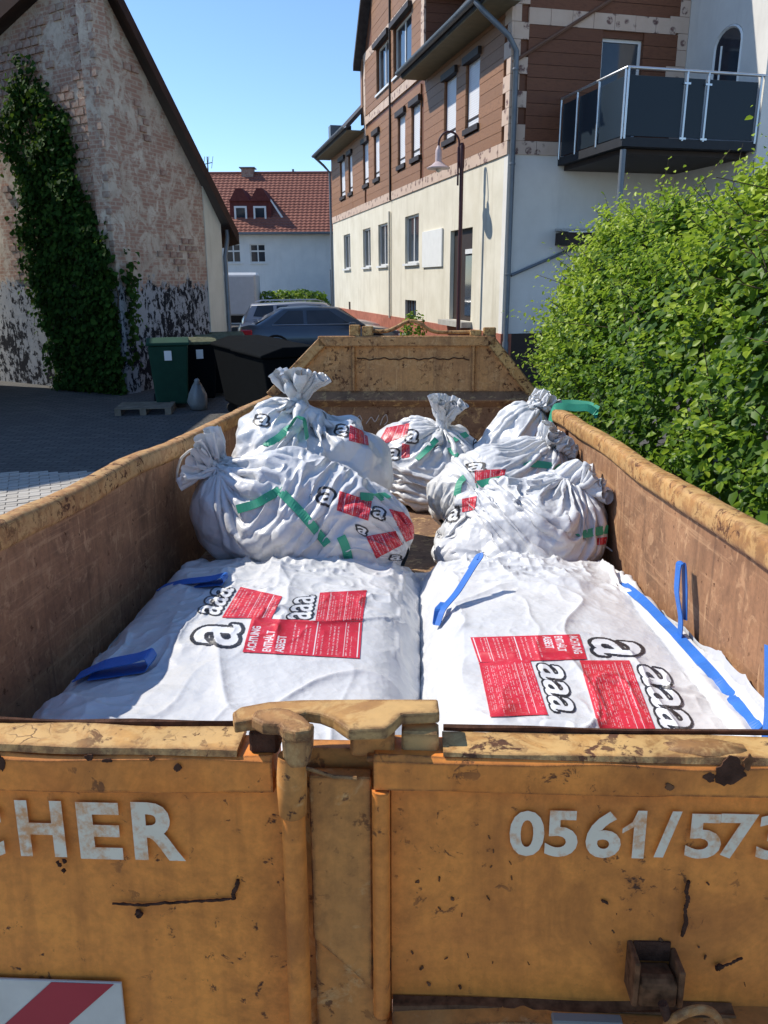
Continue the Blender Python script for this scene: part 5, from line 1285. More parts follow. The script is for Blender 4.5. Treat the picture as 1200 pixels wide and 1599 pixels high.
    if wagon:
        for s in (-1, 1): MB().tube([(-1.9, s*.5, zr+.0), (-1.7, s*.5, zr+.05), (.1, s*.5, zr+.06), (.3, s*.5, zr+.0)], .015, 6).build('roof_rail', M_STEEL, o)
    return o
t = NT('dark_red_lens', .2, .6); t.color((.42, .012, .025)); M_TAIL = t.m
def carpaint(name, c):
    t = NT(name, .28, .5, .35); t.color(t.mix(t.noise(3), c, tuple(x*1.1 for x in c))); t.b.inputs['Coat Weight'].default_value = .5; return t.m
pS = at(505, 545, 22.6); car('parked_car', (pS[0], pS[1]), R(12), carpaint('blue_grey_paint', (.060, .085, .115)), 'blue grey saloon car seen from its side behind the skip')
pW = at(492, 530, 26.4); car('parked_car', (pW[0], pW[1]), R(10), carpaint('silver_paint', (.36, .37, .39)), 'silver estate car with roof rails behind the blue grey saloon', True)
# box truck behind the barn corner
pT = at(372, 500, 33.0); tr = empty('box_truck', loc=(pT[0], pT[1], -.45), rz=R(6)); tag(tr, 'pale grey box truck seen from behind beside the barn', 'truck')
M_BOX = simple('pale_grey_box', (.42, .45, .49), .5, .3, var=.05)
zt_ = float(at(372, 429, 33.0)[2])+.45
MB().box(-1.2, .78, 0, 4.2, .75, zt_).build('cargo_box', M_BOX, tr, bevel=.03)
MB().box(-1.15, .73, -.03, -.001, .80, zt_-.06).build('rear_door', M_BOX, tr, bevel=.01)
MB().box(-1.1, .7, .05, 6.0, .45, .74).build('chassis', M_RUBBER, tr)
for x in (-.95, .5):
    wb = MB().lathe([(.1, -.13), (.38, -.12), (.38, .12), (.1, .13)], 16); wb.xf(np.array([[0, 0, 1], [0, 1, 0], [-1, 0, 0]]), (x, .9, .38)); wb.build('wheel', M_RUBBER, tr)
MB().box(-1.1, .7, 4.4, 6.2, .5, 2.5).build('cab', M_PVC, tr, bevel=.1)

# ------------------------------------------------------------------ house with the red roof behind
HB = 42.0; eL = at(300, 365, HB); eR = at(540, 365, HB)
xl, xr_b = eL[0]-3, eR[0]+5; gzb = -.5; ze = float(at(430, 366, HB)[2])-gzb; zr_ = float(at(430, 272, HB+4.2)[2])-gzb
bh = empty('red_roofed_house', loc=(0, HB, gzb)); tag(bh, 'white house with a red tiled roof and twin dormer at the end of the lane', 'house')
t = NT('red_roof_tile', .75, .25); t.color(t.mix(t.rand(), t.mix(t.noise(5, 5), (.17, .065, .045), (.26, .095, .065)), t.mix(t.noise(5, 5), (.21, .08, .055), (.29, .11, .075)))); 
M_RTILE = t.m
def bpix(px, py, Yl=0.0): p = at(px, py, HB+Yl); return np.array([p[0], p[2]-gzb])
bw = []
for (x0, y0, x1, y1) in ((352, 381, 377, 410), (390, 381, 416, 410)):
    a = bpix(x0, y0); b = bpix(x1, y1); bw.append((a[0], b[0], b[1], a[1]))
wall_cells(MB(), 1, 0, .25, xl, xr_b, 0, ze, bw).build('wall', M_WHITEH, bh)
for q in bw: window(bh, 1, 0.0, *q, 1, 'glass', 1, trans=.62)
MB().box(xl, xr_b, .25, 8.4, 0, ze-.1).build('house_body', M_WHITEH, bh)
MB().prism([(.0, ze-.1), (8.4, ze-.1), (4.2, zr_-.2)], 0, xl, xr_b).build('gable', M_WHITEH, bh)
# roof: rows of tile courses, each course a real step; columns as parts
rows = 22; sl_ = (zr_-ze)/4.5
cols_ = 1
for j in range(rows):
    y0 = -.3+4.5*j/rows; y1 = -.3+4.5*(j+1)/rows+.06; z0 = ze+.02+(y0+.3)*sl_; z1 = ze+.02+(y1+.3)*sl_
    nseg = 70; mb = MB(); xs_ = np.linspace(xl-.3, xr_b+.3, nseg*2+1)
    V = []
    for i, x in enumerate(xs_):
        e = .025 if i % 2 else 0.0; V += [(x, y0, z0+.05+e), (x, y1, z1+e), (x, y0, z0+.0)]
    F = []
    for i in range(len(xs_)-1): F += [(3*i, 3*i+3, 3*i+4, 3*i+1), (3*i+2, 3*i+5, 3*i+3, 3*i)]
    mb.v = V; mb.f = F; mb.build('tile_course', M_RTILE, bh)
slab(bh, 'back_roof', [(xl-.3, 8.7, ze), (xl-.3, 4.2, zr_), (xr_b+.3, 4.2, zr_), (xr_b+.3, 8.7, ze)], .1, M_RTILE)
MB().tube([(xl-.3, 4.2, zr_+.05), (xr_b+.3, 4.2, zr_+.05)], .09, 8).build('ridge', M_RTILE, bh)
MB().prism([(-.45, ze+.0), (-.30, ze+.0), (-.30, ze+.1), (-.45, ze+.1)], 0, xl-.3, xr_b+.3).build('gutter', M_METAL, bh)
a = bpix(390, 272, 4.2); MB().box(a[0]-.4, a[0]+.25, 3.9, 4.5, zr_-.2, zr_+.28).build('chimney', M_OBRICK, bh); MB().box(a[0]-.5, a[0]+.35, 3.8, 4.6, zr_+.281, zr_+.33).build('chimney_cap', M_METAL, bh)
a = bpix(458, 268, 4.2); MB().tube([(a[0], 4.2, zr_), (a[0], 4.2, zr_+.25)], .06, 8).build('vent_pipe', M_METAL, bh)
# twin dormer
dz0 = bpix(390, 356, .4)[1]
dl_, dr_ = bpix(360, 340, .8)[0], bpix(424, 340, .8)[0]; dm = (dl_+dr_)/2
dzt = bpix(390, 314, .8)[1]; dap = bpix(390, 294, .8)[1]
M_DORM = simple('dark_red_dormer_slate', (.13, .035, .030), .8, .2, var=.2)
do = MB().box(dl_, dr_, .8, 3.6, ze+.3, dzt).build('dormer', M_DORM, bh)
for k, (a_, b_) in enumerate(((dl_, dm), (dm, dr_))):
    m_ = (a_+b_)/2
    MB().prism([(a_, dzt-.002), (b_, dzt-.002), (b_-.12, dzt+.18), (m_+.15, dap), (m_-.15, dap), (a_+.12, dzt+.18)], 1, .68, 4.2).build('dormer_roof', M_RTILE if False else M_DORM, do)
    q0 = bpix((366, 396)[k], 322, .8); q1 = bpix((387, 417)[k], 347, .8)
    fr = MB()
    fr.box(q0[0], q1[0], .72, .80, q1[1], q1[1]+.09); fr.box(q0[0], q1[0], .72, .80, q0[1]-.09, q0[1]); fr.box(q0[0], q0[0]+.09, .721, .80, q1[1]+.09, q0[1]-.09); fr.box(q1[0]-.09, q1[0], .721, .80, q1[1]+.09, q0[1]-.09)
    wf = fr.build('dormer_window', M_PVC, do); MB().box(q0[0]+.05, q1[0]-.05, .775, .79, q1[1]+.05, q0[1]-.05).build('pane', M_GLASS, wf)
MB().prism([(dr_, dzt), (dr_+.02, dzt+.1), (dr_+.9, dzt-1.2), (dr_+.8, dzt-1.25)], 1, .75, .85).build('dormer_bargeboard', M_PVC, do)
# clipped hedge in front of it
def hedge_blob(name, label, ctr, rad, n, m, seed, leaf=(.06, .1), flat=1.0, cat='hedge', box=False, yellow=None):
    r_ = np.random.default_rng(seed); o = empty(name, loc=(ctr[0], ctr[1], ctr[2]-rad[2])); tag(o, label, cat)
    d = r_.normal(size=(n, 3)); d /= np.linalg.norm(d, axis=1, keepdims=True)
    if box: q = np.abs(d).max(1, keepdims=True); d = d/(q*.75+.25)
    rr = (1-.35*r_.random(n)**2)+.18*(vnoise(d*3.0+5, seed)-.5)
    C = d*rr[:, None]*np.array(rad)+np.array([0, 0, rad[2]]); N = d+r_.normal(0, .5, (n, 3))+np.array([0, 0, .3])
    k = C[:, 2] > .02
    tag(leaves('foliage', C[k], N[k], r_.uniform(*leaf, n)[k], m, o, seed+2), kind='stuff')
    MB().tube([(0, 0, 0), (0, 0, rad[2])], .06, 6).build('trunk', M_BARK, o); return o
ph = at(457, 470, 37.0); zt = float(at(457, 447, 37)[2]); rx = 55/FPX*37
hedge_blob('clipped_hedge', 'sunlit clipped hedge in front of the white house', (ph[0], ph[1], (zt-.5)/2-.2), (rx, .9, (zt+.45)/2), 5000, M_HLEAF, 61, (.10, .17), box=True)
pp = at(646, 512, 18.6); hedge_blob('weed_tuft', 'grey green weed growing at the foot of the cream wall', (pp[0], pp[1], .35), (.30, .25, .62), 500, M_HLEAF, 63, (.05, .10), cat='weed')
# traffic sign post at the corner, seen edge on
ps = at(518, 470, 35.5); sp_ = empty('sign_post', loc=(ps[0], ps[1], -.47)); tag(sp_, 'slim sign post with a small board at the far house corner', 'sign post')
MB().tube([(0, 0, 0), (0, 0, 2.6)], .035, 8).build('post', M_METAL, sp_); MB().box(-.08, .08, -.02, .02, 2.0, 2.55).build('board', M_PVC, sp_)

# ------------------------------------------------------------------ the big shrub hedge on the right
r_ = np.random.default_rng(91)
HX0 = 1.62
def hedge_shape(u, v):
    """u along y 0..1 (near to far), v angle 0..pi over the section from the skip side over the top to the far side -> point, normal"""
    y = 1.4+8.6*u
    endf = np.sqrt(np.clip(1-np.clip((u-.72)/.28, 0, 1)**2.2, 0, 1))
    top = (2.44-.40*np.clip((.50-u)/.50, 0, 1)+.08*np.sin(u*9))*(.62+.38*endf); hw = 1.30*(.25+.75*endf); xc = HX0+.08+1.30+.35*(1-endf)
    cx_, sz = np.cos(v), np.sin(v)
    k = 2.6; q = (np.abs(cx_)**k+np.abs(sz)**k)**(-1/k)
    bul = 1+.10*(vnoise(np.stack([y*1.1, v*1.9], -1), 71)-.5)*2+.08*(vnoise(np.stack([y*3.2, v*5], -1), 72)-.5)*2
    x = xc-hw*cx_*q*bul; z = ground_z(0, y)+.15+top*.0+np.clip(top*sz*q*bul, 0, 9)
    return np.stack([x, y+.0*x, z], -1), np.stack([-cx_, .35*np.clip((u-.7)/.3, 0, 1)-.05, sz+.25], -1)
def hedge_pts(n, depth):
    u = r_.random(n)**.85; v = r_.beta(1.2, 1.5, n)*math.pi*.98
    P, N = hedge_shape(u, v); inn = np.abs(r_.normal(0, depth, n)); ctr = np.stack([np.full(n, HX0+1.4), P[:, 1], np.full(n, 1.1)], -1)
    d = ctr-P; d /= np.linalg.norm(d, axis=1, keepdims=True)
    # clumps: leaves gather on twigs
    P = P+d*inn[:, None]
    return P, N, inn
hd_base = np.array([HX0+1.3, 5.0, float(ground_z(0, 5.0))])
hdg = empty('large_shrub', loc=hd_base); tag(hdg, 'large leafy green shrub hedge growing beside the right side of the skip', 'hedge')
# twigs: short shoots that carry leaves in pairs, sticking out of the surface
TW = 8200; PT_, NT_, inn_ = hedge_pts(TW, .16)
hol = vnoise(PT_*2.1+7, 57); keep = (hol > .30) | (r_.random(TW) < .25); PT_, NT_, inn_ = PT_[keep], NT_[keep], inn_[keep]; TW = len(PT_)
tdir = NT_/np.linalg.norm(NT_, axis=1, keepdims=True)+r_.normal(0, .55, (TW, 3)); tdir /= np.linalg.norm(tdir, axis=1, keepdims=True)
tlen = r_.uniform(.14, .34, TW)*(1+1.1*(r_.random(TW) > .93))
C, N, S, T_ = [], [], [], []
for i in range(9):
    f_ = (i+.5)/9
    side = np.cross(tdir, r_.normal(size=(TW, 3))); side /= np.linalg.norm(side, axis=1, keepdims=True)
    C.append(PT_+tdir*(tlen*f_)[:, None]-np.array([0, 0, .05])*(f_**2)[..., None] if False else PT_+tdir*(tlen*f_)[:, None]); N.append(side*.5+np.array([-.25, 0, .8])+r_.normal(0, .35, (TW, 3))); S.append((.030+.052*r_.random(TW)**1.5)*(1.05-.3*f_)); T_.append(np.clip(.32+.5*f_+.55*(vnoise(PT_*1.6, 55)-.35)+.34*(PT_[:, 2]-1.0)/1.2+r_.normal(0, .14, TW)-inn_*.8, 0, 1))  # tint lighter upward and outward: sunlight and inner shade put into leaf colour
C = np.concatenate(C); N = np.concatenate(N); S = np.concatenate(S); T_ = np.concatenate(T_)
C = C-hd_base
big = np.argsort(-(S/np.linalg.norm(C+hd_base-CAM, axis=1))*((C+hd_base)[:, 1] > 1.9))
Cw = C+hd_base; dpt = (Cw-CAM) @ fw; pxx = CX+FPX*((Cw-CAM) @ rt)/dpt; pyy = CY-FPX*((Cw-CAM) @ up)/dpt
inview = (pxx > 700) & (pxx < 1195) & (pyy > 230) & (pyy < 800) & (dpt > 0)
big = [i for i in big if inview[i]][:280]
mask = np.ones(len(C), bool); mask[big] = False
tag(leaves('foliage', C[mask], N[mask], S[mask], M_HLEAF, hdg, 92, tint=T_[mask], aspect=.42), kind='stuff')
V_, F_ = leaf_arrays(C[big], N[big], S[big], 93, aspect=.42)
for q, i in enumerate(big):
    c0 = C[i]; me = bpy.data.meshes.new('leaf'); me.from_pydata([tuple(p) for p in V_[q*6:q*6+6]-c0], [], [(0, 1, 2, 3), (0, 3, 4, 5)]); me.update()
    a_ = me.attributes.new('tint', 'FLOAT', 'POINT'); a_.data.foreach_set('value', np.full(6, T_[i], np.float32))
    o = link('leaf', me, M_HLEAF, hdg); o.location = c0
PI_, NI_, _ = hedge_pts(26000, .34)
tag(leaves('inner_foliage', PI_-hd_base, NI_, r_.uniform(.06, .11, 26000), M_HLEAF, hdg, 96, tint=r_.uniform(.05, .45, 26000)), kind='stuff')  # inner leaves tinted darker, as shade inside the shrub
tw = MB()
for i in range(0, TW, 7): tw.tube([PT_[i]-tdir[i]*.1-hd_base, PT_[i]+tdir[i]*tlen[i]-hd_base], [.005, .002], 4)
tag(tw.build('twigs', M_BARK, hdg), kind='stuff')
for k in range(9):
    y = 2.2+k*.85; x = HX0+1.0+r_.uniform(-.3, .4); g_ = float(ground_z(x, y))
    MB().tube([np.array([x, y, g_])-hd_base, np.array([x+r_.uniform(-.2, .2), y+r_.uniform(-.2, .2), g_+.8])-hd_base, np.array([x+r_.uniform(-.5, .3), y+r_.uniform(-.4, .4), g_+1.7])-hd_base], [.04, .03, .015], 7).build('branch', M_BARK, hdg)
# ------------------------------------------------------------------ prints and straps on the sacks
def raster(v, f, H_, pad):
    """rasterise a text mesh to a mask; glyph height H_ pixels plus padding"""
    v = v[:, :2].copy(); v -= v.min(0); s = H_/v[:, 1].max(); v *= s
    W_ = int(math.ceil(v[:, 0].max())); A = np.zeros((H_+2*pad, W_+2*pad), bool)
    yy, xx = np.mgrid[0:A.shape[0], 0:A.shape[1]]
    for q in f:
        for k in range(1, len(q)-1):
            p = v[[q[0], q[k], q[k+1]]]+pad
            x0, y0 = np.floor(p.min(0)).astype(int)-1; x1, y1 = np.ceil(p.max(0)).astype(int)+2
            x0, y0 = max(x0, 0), max(y0, 0); X_, Y_ = xx[y0:y1, x0:x1]+.5, yy[y0:y1, x0:x1]+.5
            def e(a, b): return (b[0]-a[0])*(Y_-a[1])-(b[1]-a[1])*(X_-a[0])
            e0, e1, e2 = e(p[0], p[1]), e(p[1], p[2]), e(p[2], p[0])
            A[y0:y1, x0:x1] |= ((e0 >= -.01) & (e1 >= -.01) & (e2 >= -.01)) | ((e0 <= .01) & (e1 <= .01) & (e2 <= .01))
    return A[::-1]
def tri_text(txt, H_, bold=.0, shear=0., pad=0, spacing=1.0):
    v, f = text_mesh(txt, 1.0, bold, shear, spacing)
    me = bpy.data.meshes.new('tmp'); me.from_pydata([tuple(p) for p in v], [], f); bm = bmesh.new(); bm.from_mesh(me); bmesh.ops.triangulate(bm, faces=bm.faces)
    v = np.array([q.co[:] for q in bm.verts]); bm.verts.index_update(); f = [tuple(x.index for x in q.verts) for q in bm.faces]; bm.free(); bpy.data.meshes.remove(me)
    return raster(v, f, H_, pad)
def dilate(A, n):
    for k in range(n):
        B = A.copy(); B[1:] |= A[:-1]; B[:-1] |= A[1:]
        if k % 2 == 0: B[:, 1:] |= B[:, :-1].copy(); B[:, :-1] |= B[:, 1:].copy()
        else: B[:, 1:] |= A[:, :-1]; B[:, :-1] |= A[:, 1:]
        A = B
    return A
INK_K, INK_W, INK_R = (.020, .020, .024), (.70, .71, .72), (.56, .022, .040)
def design_a(n, block=False):
    m = tri_text('a'*n, 90, .012, .15, 18, .98); h = dilate(m, 8)
    img = np.full((*m.shape, 3), np.nan)
    if block: img[:] = np.nan; h = dilate(m, 16)
    img[h] = INK_K; img[m] = INK_W; return img
def design_red(head, w=240, h=300, seed=0):
    r_ = np.random.default_rng(seed); img = np.empty((h, w, 3)); img[:] = INK_R
    y = 8
    def put(mask, y, x):
        hh, ww = mask.shape; ww = min(ww, w-x-4); hh = min(hh, h-y-2)
        if hh > 0 and ww > 0: img[y:y+hh, x:x+ww][mask[:hh, :ww]] = INK_W
    if head:
        for tx in ('ACHTUNG', 'ENTHÄLT', 'ASBEST'):
            m = tri_text(tx, 30 if tx == 'ENTHÄLT' else 26, .02); 
            k_ = max(1, m.shape[1]/(w-24)); m = m[:, (np.arange(int(m.shape[1]/k_))*k_).astype(int)]
            put(m, y, 12); y += 40
        y += 4
    while y < h-10:
        rows = r_.integers(2, 4)
        for q in range(rows):
            if y > h-8: break
            x = 12; end = w-12-(r_.integers(0, 90) if q == rows-1 else r_.integers(0, 16))
            while x < end:
                L_ = int(r_.integers(8, 26)); L_ = min(L_, end-x)
                msk = r_.random((4, max(1, L_))) > .45
                img[y:y+4, x:x+L_][msk[:img[y:y+4].shape[0]]] = (.66, .42, .43); x += L_+6
            y += 12
        y += 9
        if r_.random() < .5: img[y:y+2, 6:w-6] = INK_W; y += 6
    return img
D_A, D_AAA, D_AB = design_a(1), design_a(3), design_a(1, True)
D_RED = [design_red(True, 240, 330, 1), design_red(False, 240, 230, 2), design_red(False, 240, 170, 3), design_red(False, 200, 300, 4)]
def patch(key, quad, img, up_='u', n=110, name='printed_label', lift=.0022, step=None):
    """lay a print on a sack: quad in the picture (tl, tr, br, bl) finds where on the cloth it sits"""
    bag = BAGS[key]; q = np.array(quad, float)
    wpx = max(np.linalg.norm(q[1]-q[0]), np.linalg.norm(q[2]-q[3])); hpx = max(np.linalg.norm(q[3]-q[0]), np.linalg.norm(q[2]-q[1]))
    ni = int(np.clip(wpx*1.5, 12, 230)); nj = int(np.clip(hpx*1.5, 12, 230))
    V = np.full((nj+1, ni+1, 3), np.nan); Cc = np.full((nj+1, ni+1, 3), np.nan)
    H_, W_ = img.shape[:2]; inv = bag['fr']; org = Vector(CAM)
    for j in range(nj+1):
        for i in range(ni+1):
            a, b = i/ni, j/nj
            p = (q[0]*(1-a)+q[1]*a)*(1-b)+(q[3]*(1-a)+q[2]*a)*b
            if up_ == 'u': x, y = a, b
            elif up_ == 'l': x, y = 1-b, a
            elif up_ == 'r': x, y = b, 1-a
            else: x, y = 1-a, 1-b
            d = Vector(ray(*p)).normalized(); hit = bag['bvh'].ray_cast(org, d)
            if hit[0] is None: continue
            nrm = hit[1] if hit[1].dot(d) < 0 else -hit[1]
            V[j, i] = np.array(hit[0])+np.array(nrm)*lift-np.array(d)*.0012; Cc[j, i] = img[min(H_-1, int(y*H_)), min(W_-1, int(x*W_))]
    L = (V.reshape(-1, 3)-inv.o) @ inv.M
    ok = ~np.isnan(L[:, 0]) & ~np.isnan(Cc.reshape(-1, 3)[:, 0])
    f = grid_faces(nj+1, ni+1); okf = ok[f].all(1)
    e = np.linalg.norm(L[f]-np.roll(L[f], 1, 1), axis=-1).max(1); med = np.nanmedian(e[okf]) if okf.any() else 0
    f = f[okf & (e < med*(14 if key in 'LR' else 6)+1e-9)]
    if len(f) < 4: return None
    # keep only the largest connected piece
    lab = np.arange(len(L))
    for it in range(400):
        mn = lab[f].min(1); new = lab.copy(); np.minimum.at(new, f.ravel(), np.repeat(mn, 4)); new = new[new]
        if (new == lab).all(): break
        lab = new
    fl_ = lab[f[:, 0]]; ids, cnt = np.unique(fl_, return_counts=True)
    if img is D_A or img is D_AB or img.ndim == 3: f = f[fl_ == ids[cnt.argmax()]]
    used = np.unique(f); mp_ = np.full(len(L), -1); mp_[used] = np.arange(len(used))
    me = np_mesh(name, L[used], mp_[f][:, ::-1]); set_col(me, 'ink', Cc.reshape(-1, 3)[used])
    return link(name, me, M_INK, bag['root'], smooth=1)
def ribbon(name, pts, widths, m, parent, th=.0015):
    """pts (n,3), widths (n,3) half-width vectors"""
    pts = np.array(pts); w_ = np.array(widths); n = len(pts)
    t_ = np.gradient(pts, axis=0); nn = np.cross(w_, t_); nn /= np.linalg.norm(nn, axis=1, keepdims=True)+1e-9
    V = np.stack([pts-w_+nn*th, pts+w_+nn*th, pts+w_-nn*th, pts-w_-nn*th], 1).reshape(-1, 3)
    f = grid_faces(n, 4, wrap=True); mb = MB(); mb.v = [tuple(p) for p in V]; mb.f = [tuple(q) for q in f]+[(0, 1, 2, 3), (4*n-1, 4*n-2, 4*n-3, 4*n-4)]
    me = mb.mesh(name); bm = bmesh.new(); bm.from_mesh(me); bmesh.ops.recalc_face_normals(bm, faces=bm.faces); bm.to_mesh(me); bm.free()
    return link(name, me, m, parent)
def dense(pix, step=4.0):
    P = np.array(pix, float); out = [P[0]]
    for a, b in zip(P, P[1:]):
        k = max(1, int(np.linalg.norm(b-a)/step)); out += [a+(b-a)*(i+1)/k for i in range(k)]
    return out
def strap_on(key, pix, m, width=.045, name='strap', lift=.006):
    bag = BAGS[key]; org = Vector(CAM); P, N = [], []
    for p in dense(pix):
        d = Vector(ray(*p)).normalized(); hit = bag['bvh'].ray_cast(org, d)
        if hit[0] is None: continue
        nrm = hit[1] if hit[1].dot(d) < 0 else -hit[1]; P.append(np.array(hit[0])); N.append(np.array(nrm))
    if len(P) < 4: return None
    P = np.array(P); N = np.array(N)
    for it in range(3):
        N[1:-1] = (N[:-2]+N[1:-1]*2+N[2:])/4; Q = P.copy(); Q[1:-1] = (P[:-2]+2*P[1:-1]+P[2:])/4; P = np.where(True, Q, P)
    N /= np.linalg.norm(N, axis=1, keepdims=True); P = P+N*lift
    P = (P-bag['fr'].o) @ bag['fr'].M; N = N @ bag['fr'].M
    t_ = np.gradient(P, axis=0); w_ = np.cross(N, t_); w_ /= np.linalg.norm(w_, axis=1, keepdims=True)+1e-9
    return ribbon(name, P, w_*width/2, m, bag['root'])
def kl(key, p): return np.array(p)-K.l(BAGS[key]['fr'].o)      # container coordinates -> sack coordinates
def smooth_path(P, n=40):
    P = np.array(P, float); t_ = np.linspace(0, len(P)-1, n); Q = np.stack([np.interp(t_, np.arange(len(P)), P[:, k]) for k in range(3)], 1)
    for it in range(max(2, n//(2*len(P)))): Q[1:-1] = (Q[:-2]+2*Q[1:-1]+Q[2:])/4
    return Q
def strap_free(key, pts, m, wdir, width=.045, name='strap', n=40):
    Q = smooth_path([kl(key, p) for p in pts], n); t_ = np.gradient(Q, axis=0); t_ /= np.linalg.norm(t_, axis=1, keepdims=True)
    wd = np.array(wdir, float); W_ = wd-(t_ @ wd)[:, None]*t_; W_ /= np.linalg.norm(W_, axis=1, keepdims=True)
    return ribbon(name, Q, W_*width/2, m, BAGS[key]['root'])
def on_bag(key, px_, py_):
    d = Vector(ray(px_, py_)).normalized(); h = BAGS[key]['bvh'].ray_cast(Vector(CAM), d)
    return K.l(np.array(h[0])) if h[0] is not None else None

# --- flat sack on the left
patch('L', [(305, 969), (395, 966), (382, 1019), (276, 1013)], D_A, 'l')
patch('L', [(394, 966), (566, 972), (562, 1029), (379, 1019)], D_RED[0], 'l')
patch('L', [(456, 931), (500, 926), (493, 970), (438, 972)], D_AAA, 'l')
patch('L', [(500, 926), (573, 922), (566, 971), (493, 970)], D_RED[1], 'l')
patch('L', [(332, 912), (376, 917), (347, 965), (298, 961)], D_AAA, 'l')
patch('L', [(376, 917), (441, 932), (424, 967), (347, 965)], D_RED[2], 'l')
# --- flat sack on the right
patch('R', [(905, 990), (1012, 997), (1019, 1032), (917, 1031)], D_A, 'r')
patch('R', [(735, 996), (905, 991), (917, 1030), (748, 1035)], D_RED[0], 'r')
patch('R', [(748, 1036), (828, 1031), (856, 1117), (766, 1120)], D_RED[3], 'r')
patch('R', [(829, 1031), (882, 1033), (908, 1120), (857, 1117)], D_AAA, 'r')
patch('R', [(905, 1032), (983, 1032), (1026, 1146), (938, 1146)], D_RED[3], 'r')
patch('R', [(984, 1032), (1042, 1035), (1098, 1146), (1027, 1146)], D_AAA, 'r')
# --- tied sacks
for key, quad, kind in (
    ('A', [(495, 755), (531, 765), (526, 797), (491, 786)], 'a'), ('A', [(531, 767), (581, 783), (575, 813), (526, 797)], 'r'),
    ('A', [(580, 786), (608, 796), (602, 817), (577, 806)], 'a'), ('A', [(608, 795), (641, 803), (657, 836), (634, 846)], 'r'),
    ('A', [(550, 814), (580, 826), (573, 841), (558, 832)], 'a'), ('A', [(572, 838), (618, 829), (629, 850), (588, 872)], 'r'),
    ('A', [(647, 841), (671, 846), (661, 869), (643, 863)], 'a'), ('A', [(648, 866), (664, 869), (662, 885), (647, 881)], 'r'), ('A', [(606, 864), (630, 866), (630, 876), (606, 876)], 'a'),
    ('B', [(523, 659), (549, 664), (546, 686), (520, 679)], 'a'), ('B', [(547, 664), (573, 676), (576, 696), (545, 688)], 'r'), ('B', [(396, 643), (426, 648), (423, 669), (394, 664)], 'a'),
    ('C', [(604, 668), (640, 661), (636, 680), (588, 698)], 'r'), ('C', [(632, 667), (658, 672), (655, 695), (630, 692)], 'a'), ('C', [(601, 698), (629, 699), (626, 721), (600, 720)], 'a'),
    ('C', [(586, 700), (601, 698), (600, 719), (590, 713)], 'r'), ('C', [(628, 692), (640, 695), (640, 714), (627, 716)], 'r'), ('C', [(738, 683), (752, 684), (750, 702), (738, 701)], 'a'), ('C', [(752, 683), (771, 685), (769, 703), (751, 702)], 'r'),
    ('D', [(825, 685), (861, 683), (860, 718), (826, 720)], 'a'), ('D', [(861, 688), (869, 692), (868, 702), (861, 700)], 'r'), ('D', [(780, 716), (815, 714), (812, 732), (778, 734)], 'a'),
    ('E', [(742, 734), (790, 733), (786, 753), (742, 754)], 'r'), ('E', [(722, 722), (764, 720), (760, 738), (726, 738)], 'a'), ('E', [(720, 776), (746, 774), (742, 800), (720, 800)], 'r'), ('E', [(770, 775), (800, 772), (797, 784), (770, 787)], 'r'),
    ('F', [(697, 793), (723, 788), (718, 815), (696, 818)], 'a'), ('F', [(722, 779), (745, 775), (742, 796), (722, 800)], 'r'), ('F', [(925, 842), (948, 838), (946, 850), (926, 852)], 'r')):
    patch(key, quad, D_AB if kind == 'a' else D_RED[2 if len(key) else 1], 'u' if kind == 'a' else random.choice('lr'))
for key, pix in (('A', [(372, 795), (400, 788), (425, 772), (438, 766)]), ('A', [(438, 766), (462, 792), (488, 820), (512, 850)]), ('A', [(533, 838), (540, 855), (545, 872)]), ('A', [(562, 776), (590, 777), (606, 774)]),
                 ('B', [(414, 697), (436, 684), (452, 668)]), ('C', [(652, 718), (668, 702), (682, 686)]), ('C', [(703, 692), (722, 680), (742, 676)]), ('C', [(700, 700), (718, 716), (738, 734)]),
                 ('E', [(714, 775), (718, 752), (726, 746)]), ('E', [(744, 757), (785, 748), (812, 755), (828, 764), (808, 777)]), ('E', [(820, 724), (850, 726), (880, 732), (908, 741)]), ('E', [(845, 776), (862, 772)]),
                 ('F', [(902, 838), (925, 832), (948, 826)])):
    strap_on(key, pix, M_GREEN, .042)
# standing green loop on the tall sack, strap over the rail on the rearmost one
b0 = on_bag('B', 452, 668)
if b0 is not None:
    strap_free('B', [b0, b0+np.array([.05, -.05, .07]), b0+np.array([.09, -.03, .05]), b0+np.array([.10, .0, -.06])], M_GREEN, (.3, 1, 0), .042)
strap_free('D', [(1.03, 4.52, -.30), (1.05, 4.50, -.16), (1.075, 4.5, -.02), (1.09, 4.48, .018), (1.14, 4.46, .022), (1.22, 4.44, .012), (1.30, 4.42, .02), (1.36, 4.40, -.02), (1.34, 4.41, -.04)], M_GREEN, (0, .35, 1), .05)
strap_free('D', [(1.06, 4.62, -.02), (1.12, 4.60, .03), (1.22, 4.58, .035), (1.33, 4.52, .028), (1.38, 4.46, .0)], M_GREEN, (0, .5, 1), .045)
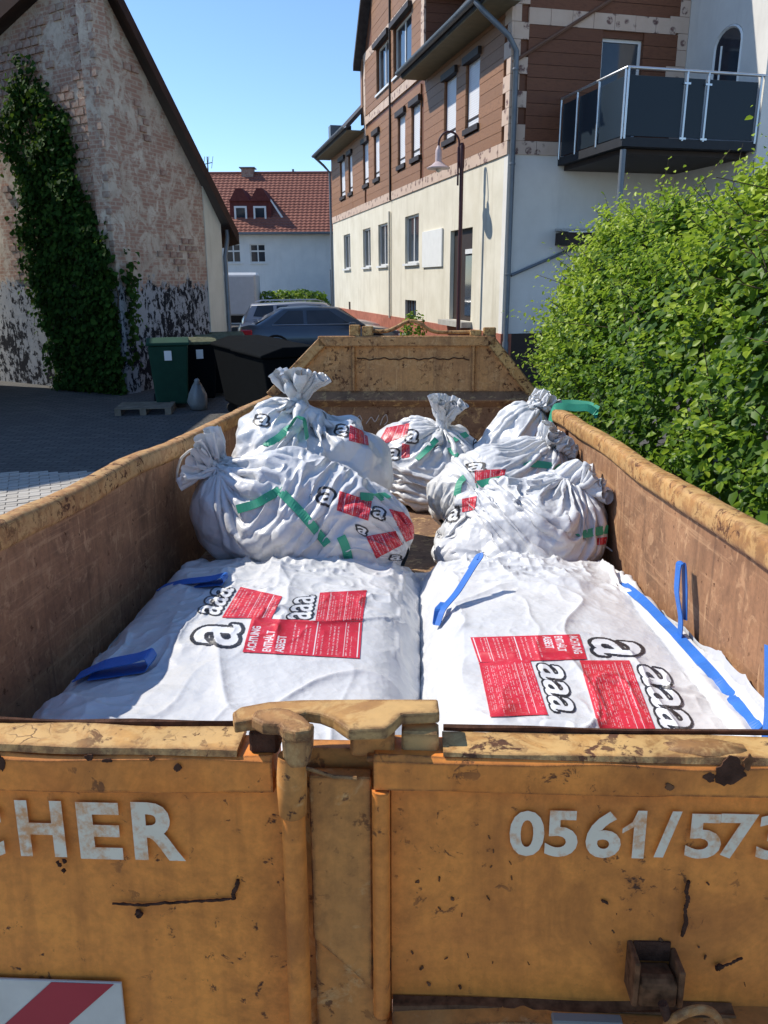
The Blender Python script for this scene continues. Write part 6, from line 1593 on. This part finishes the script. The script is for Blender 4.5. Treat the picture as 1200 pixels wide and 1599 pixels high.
# blue lifting loops
def loop_flat(key, a, b, rise, width, bulge=.02):
    """a doubled strap lying over the cloth from pixel a to pixel b"""
    for k in range(30):
        A = on_bag(key, a[0]+(b[0]-a[0])*k/30, a[1]+(b[1]-a[1])*k/30)
        if A is not None: break
    B = on_bag(key, *b)
    if A is None or B is None: return
    d = B-A
    pts = [A+np.array([0, 0, .004]), A+d*.35+np.array([0, 0, rise*.8]), A+d*.8+np.array([0, 0, rise]), B+np.array([0, 0, rise+.012]), B+d/np.linalg.norm(d)*.012+np.array([0, 0, rise*.6+.006]), B+np.array([0, 0, .012]), A+d*.6+np.array([0, 0, .008]), A+d*.2+np.array([0, 0, .006])]
    strap_free(key, pts, M_BLUE, (0, 1, .0), width, 'lifting_loop', 60)
loop_flat('L', (232, 920), (350, 913), .03, .075); loop_flat('L', (92, 1062), (234, 1046), .045, .085)
strap_on('L', [(40, 1128), (70, 1092), (105, 1062)], M_BLUE, .05)
strap_on('R', [(972, 912), (1000, 934), (1050, 985), (1110, 1050), (1150, 1098), (1186, 1142)], M_BLUE, .036, lift=.005)
a = on_bag('R', 690, 975); b = a+np.array([.14, .32, .17]) if a is not None else None
if a is not None:
    strap_free('R', [a+np.array([-.02, -.01, 0]), a+np.array([.0, .02, .05]), a+np.array([.06, .10, .09]), a+np.array([.13, .20, .17]), a+np.array([.155, .22, .20]), a+np.array([.15, .23, .20]), a+np.array([.12, .2, .16])], M_BLUE, (.55, -.6, .25), .04, 'lifting_loop', 50)
    strap_free('R', [a+np.array([-.02, 0, -.0]), a+np.array([-.012, .03, .05]), a+np.array([.012, .10, .05])], M_BLUE, (1, .2, 0), .03, 'lifting_loop', 16)
p0_ = K.pix(1064, 968, 0, 1.05); p1_ = K.pix(1060, 880, 0, 1.05)
strap_free('R', [p0_+np.array([0, 0, -.12]), p0_, (p0_+p1_)/2+np.array([-.012, 0, 0]), p1_, p1_+np.array([.018, 0, .004]), (p0_+p1_)/2+np.array([.014, -.012, 0]), p0_+np.array([.012, 0, 0])], M_BLUE, (0, 1, 0), .045, 'lifting_loop', 50)
p0_ = K.pix(1200, 1120, 0, 1.05); p1_ = K.pix(1200, 1008, 0, 1.05)
strap_free('R', [p0_+np.array([0, 0, -.15]), p0_, (p0_+p1_)/2, p1_], M_BLUE, (0, 1, 0), .04, 'lifting_loop', 20)
# cords
def cord(key, pix, y, r_=.006):
    P = smooth_path([kl(key, K.pix(*p, 1, y)) for p in pix], 30); MB().tube(P, r_, 6).build('tie_cord', M_CORD, BAGS[key]['root'], smooth=1)
cord('A', [(318, 700), (298, 702), (283, 715), (277, 735), (277, 752)], 2.80, .007)
cord('F', [(942, 850), (958, 862), (970, 860), (973, 848), (968, 835), (962, 828)], 2.78, .005)
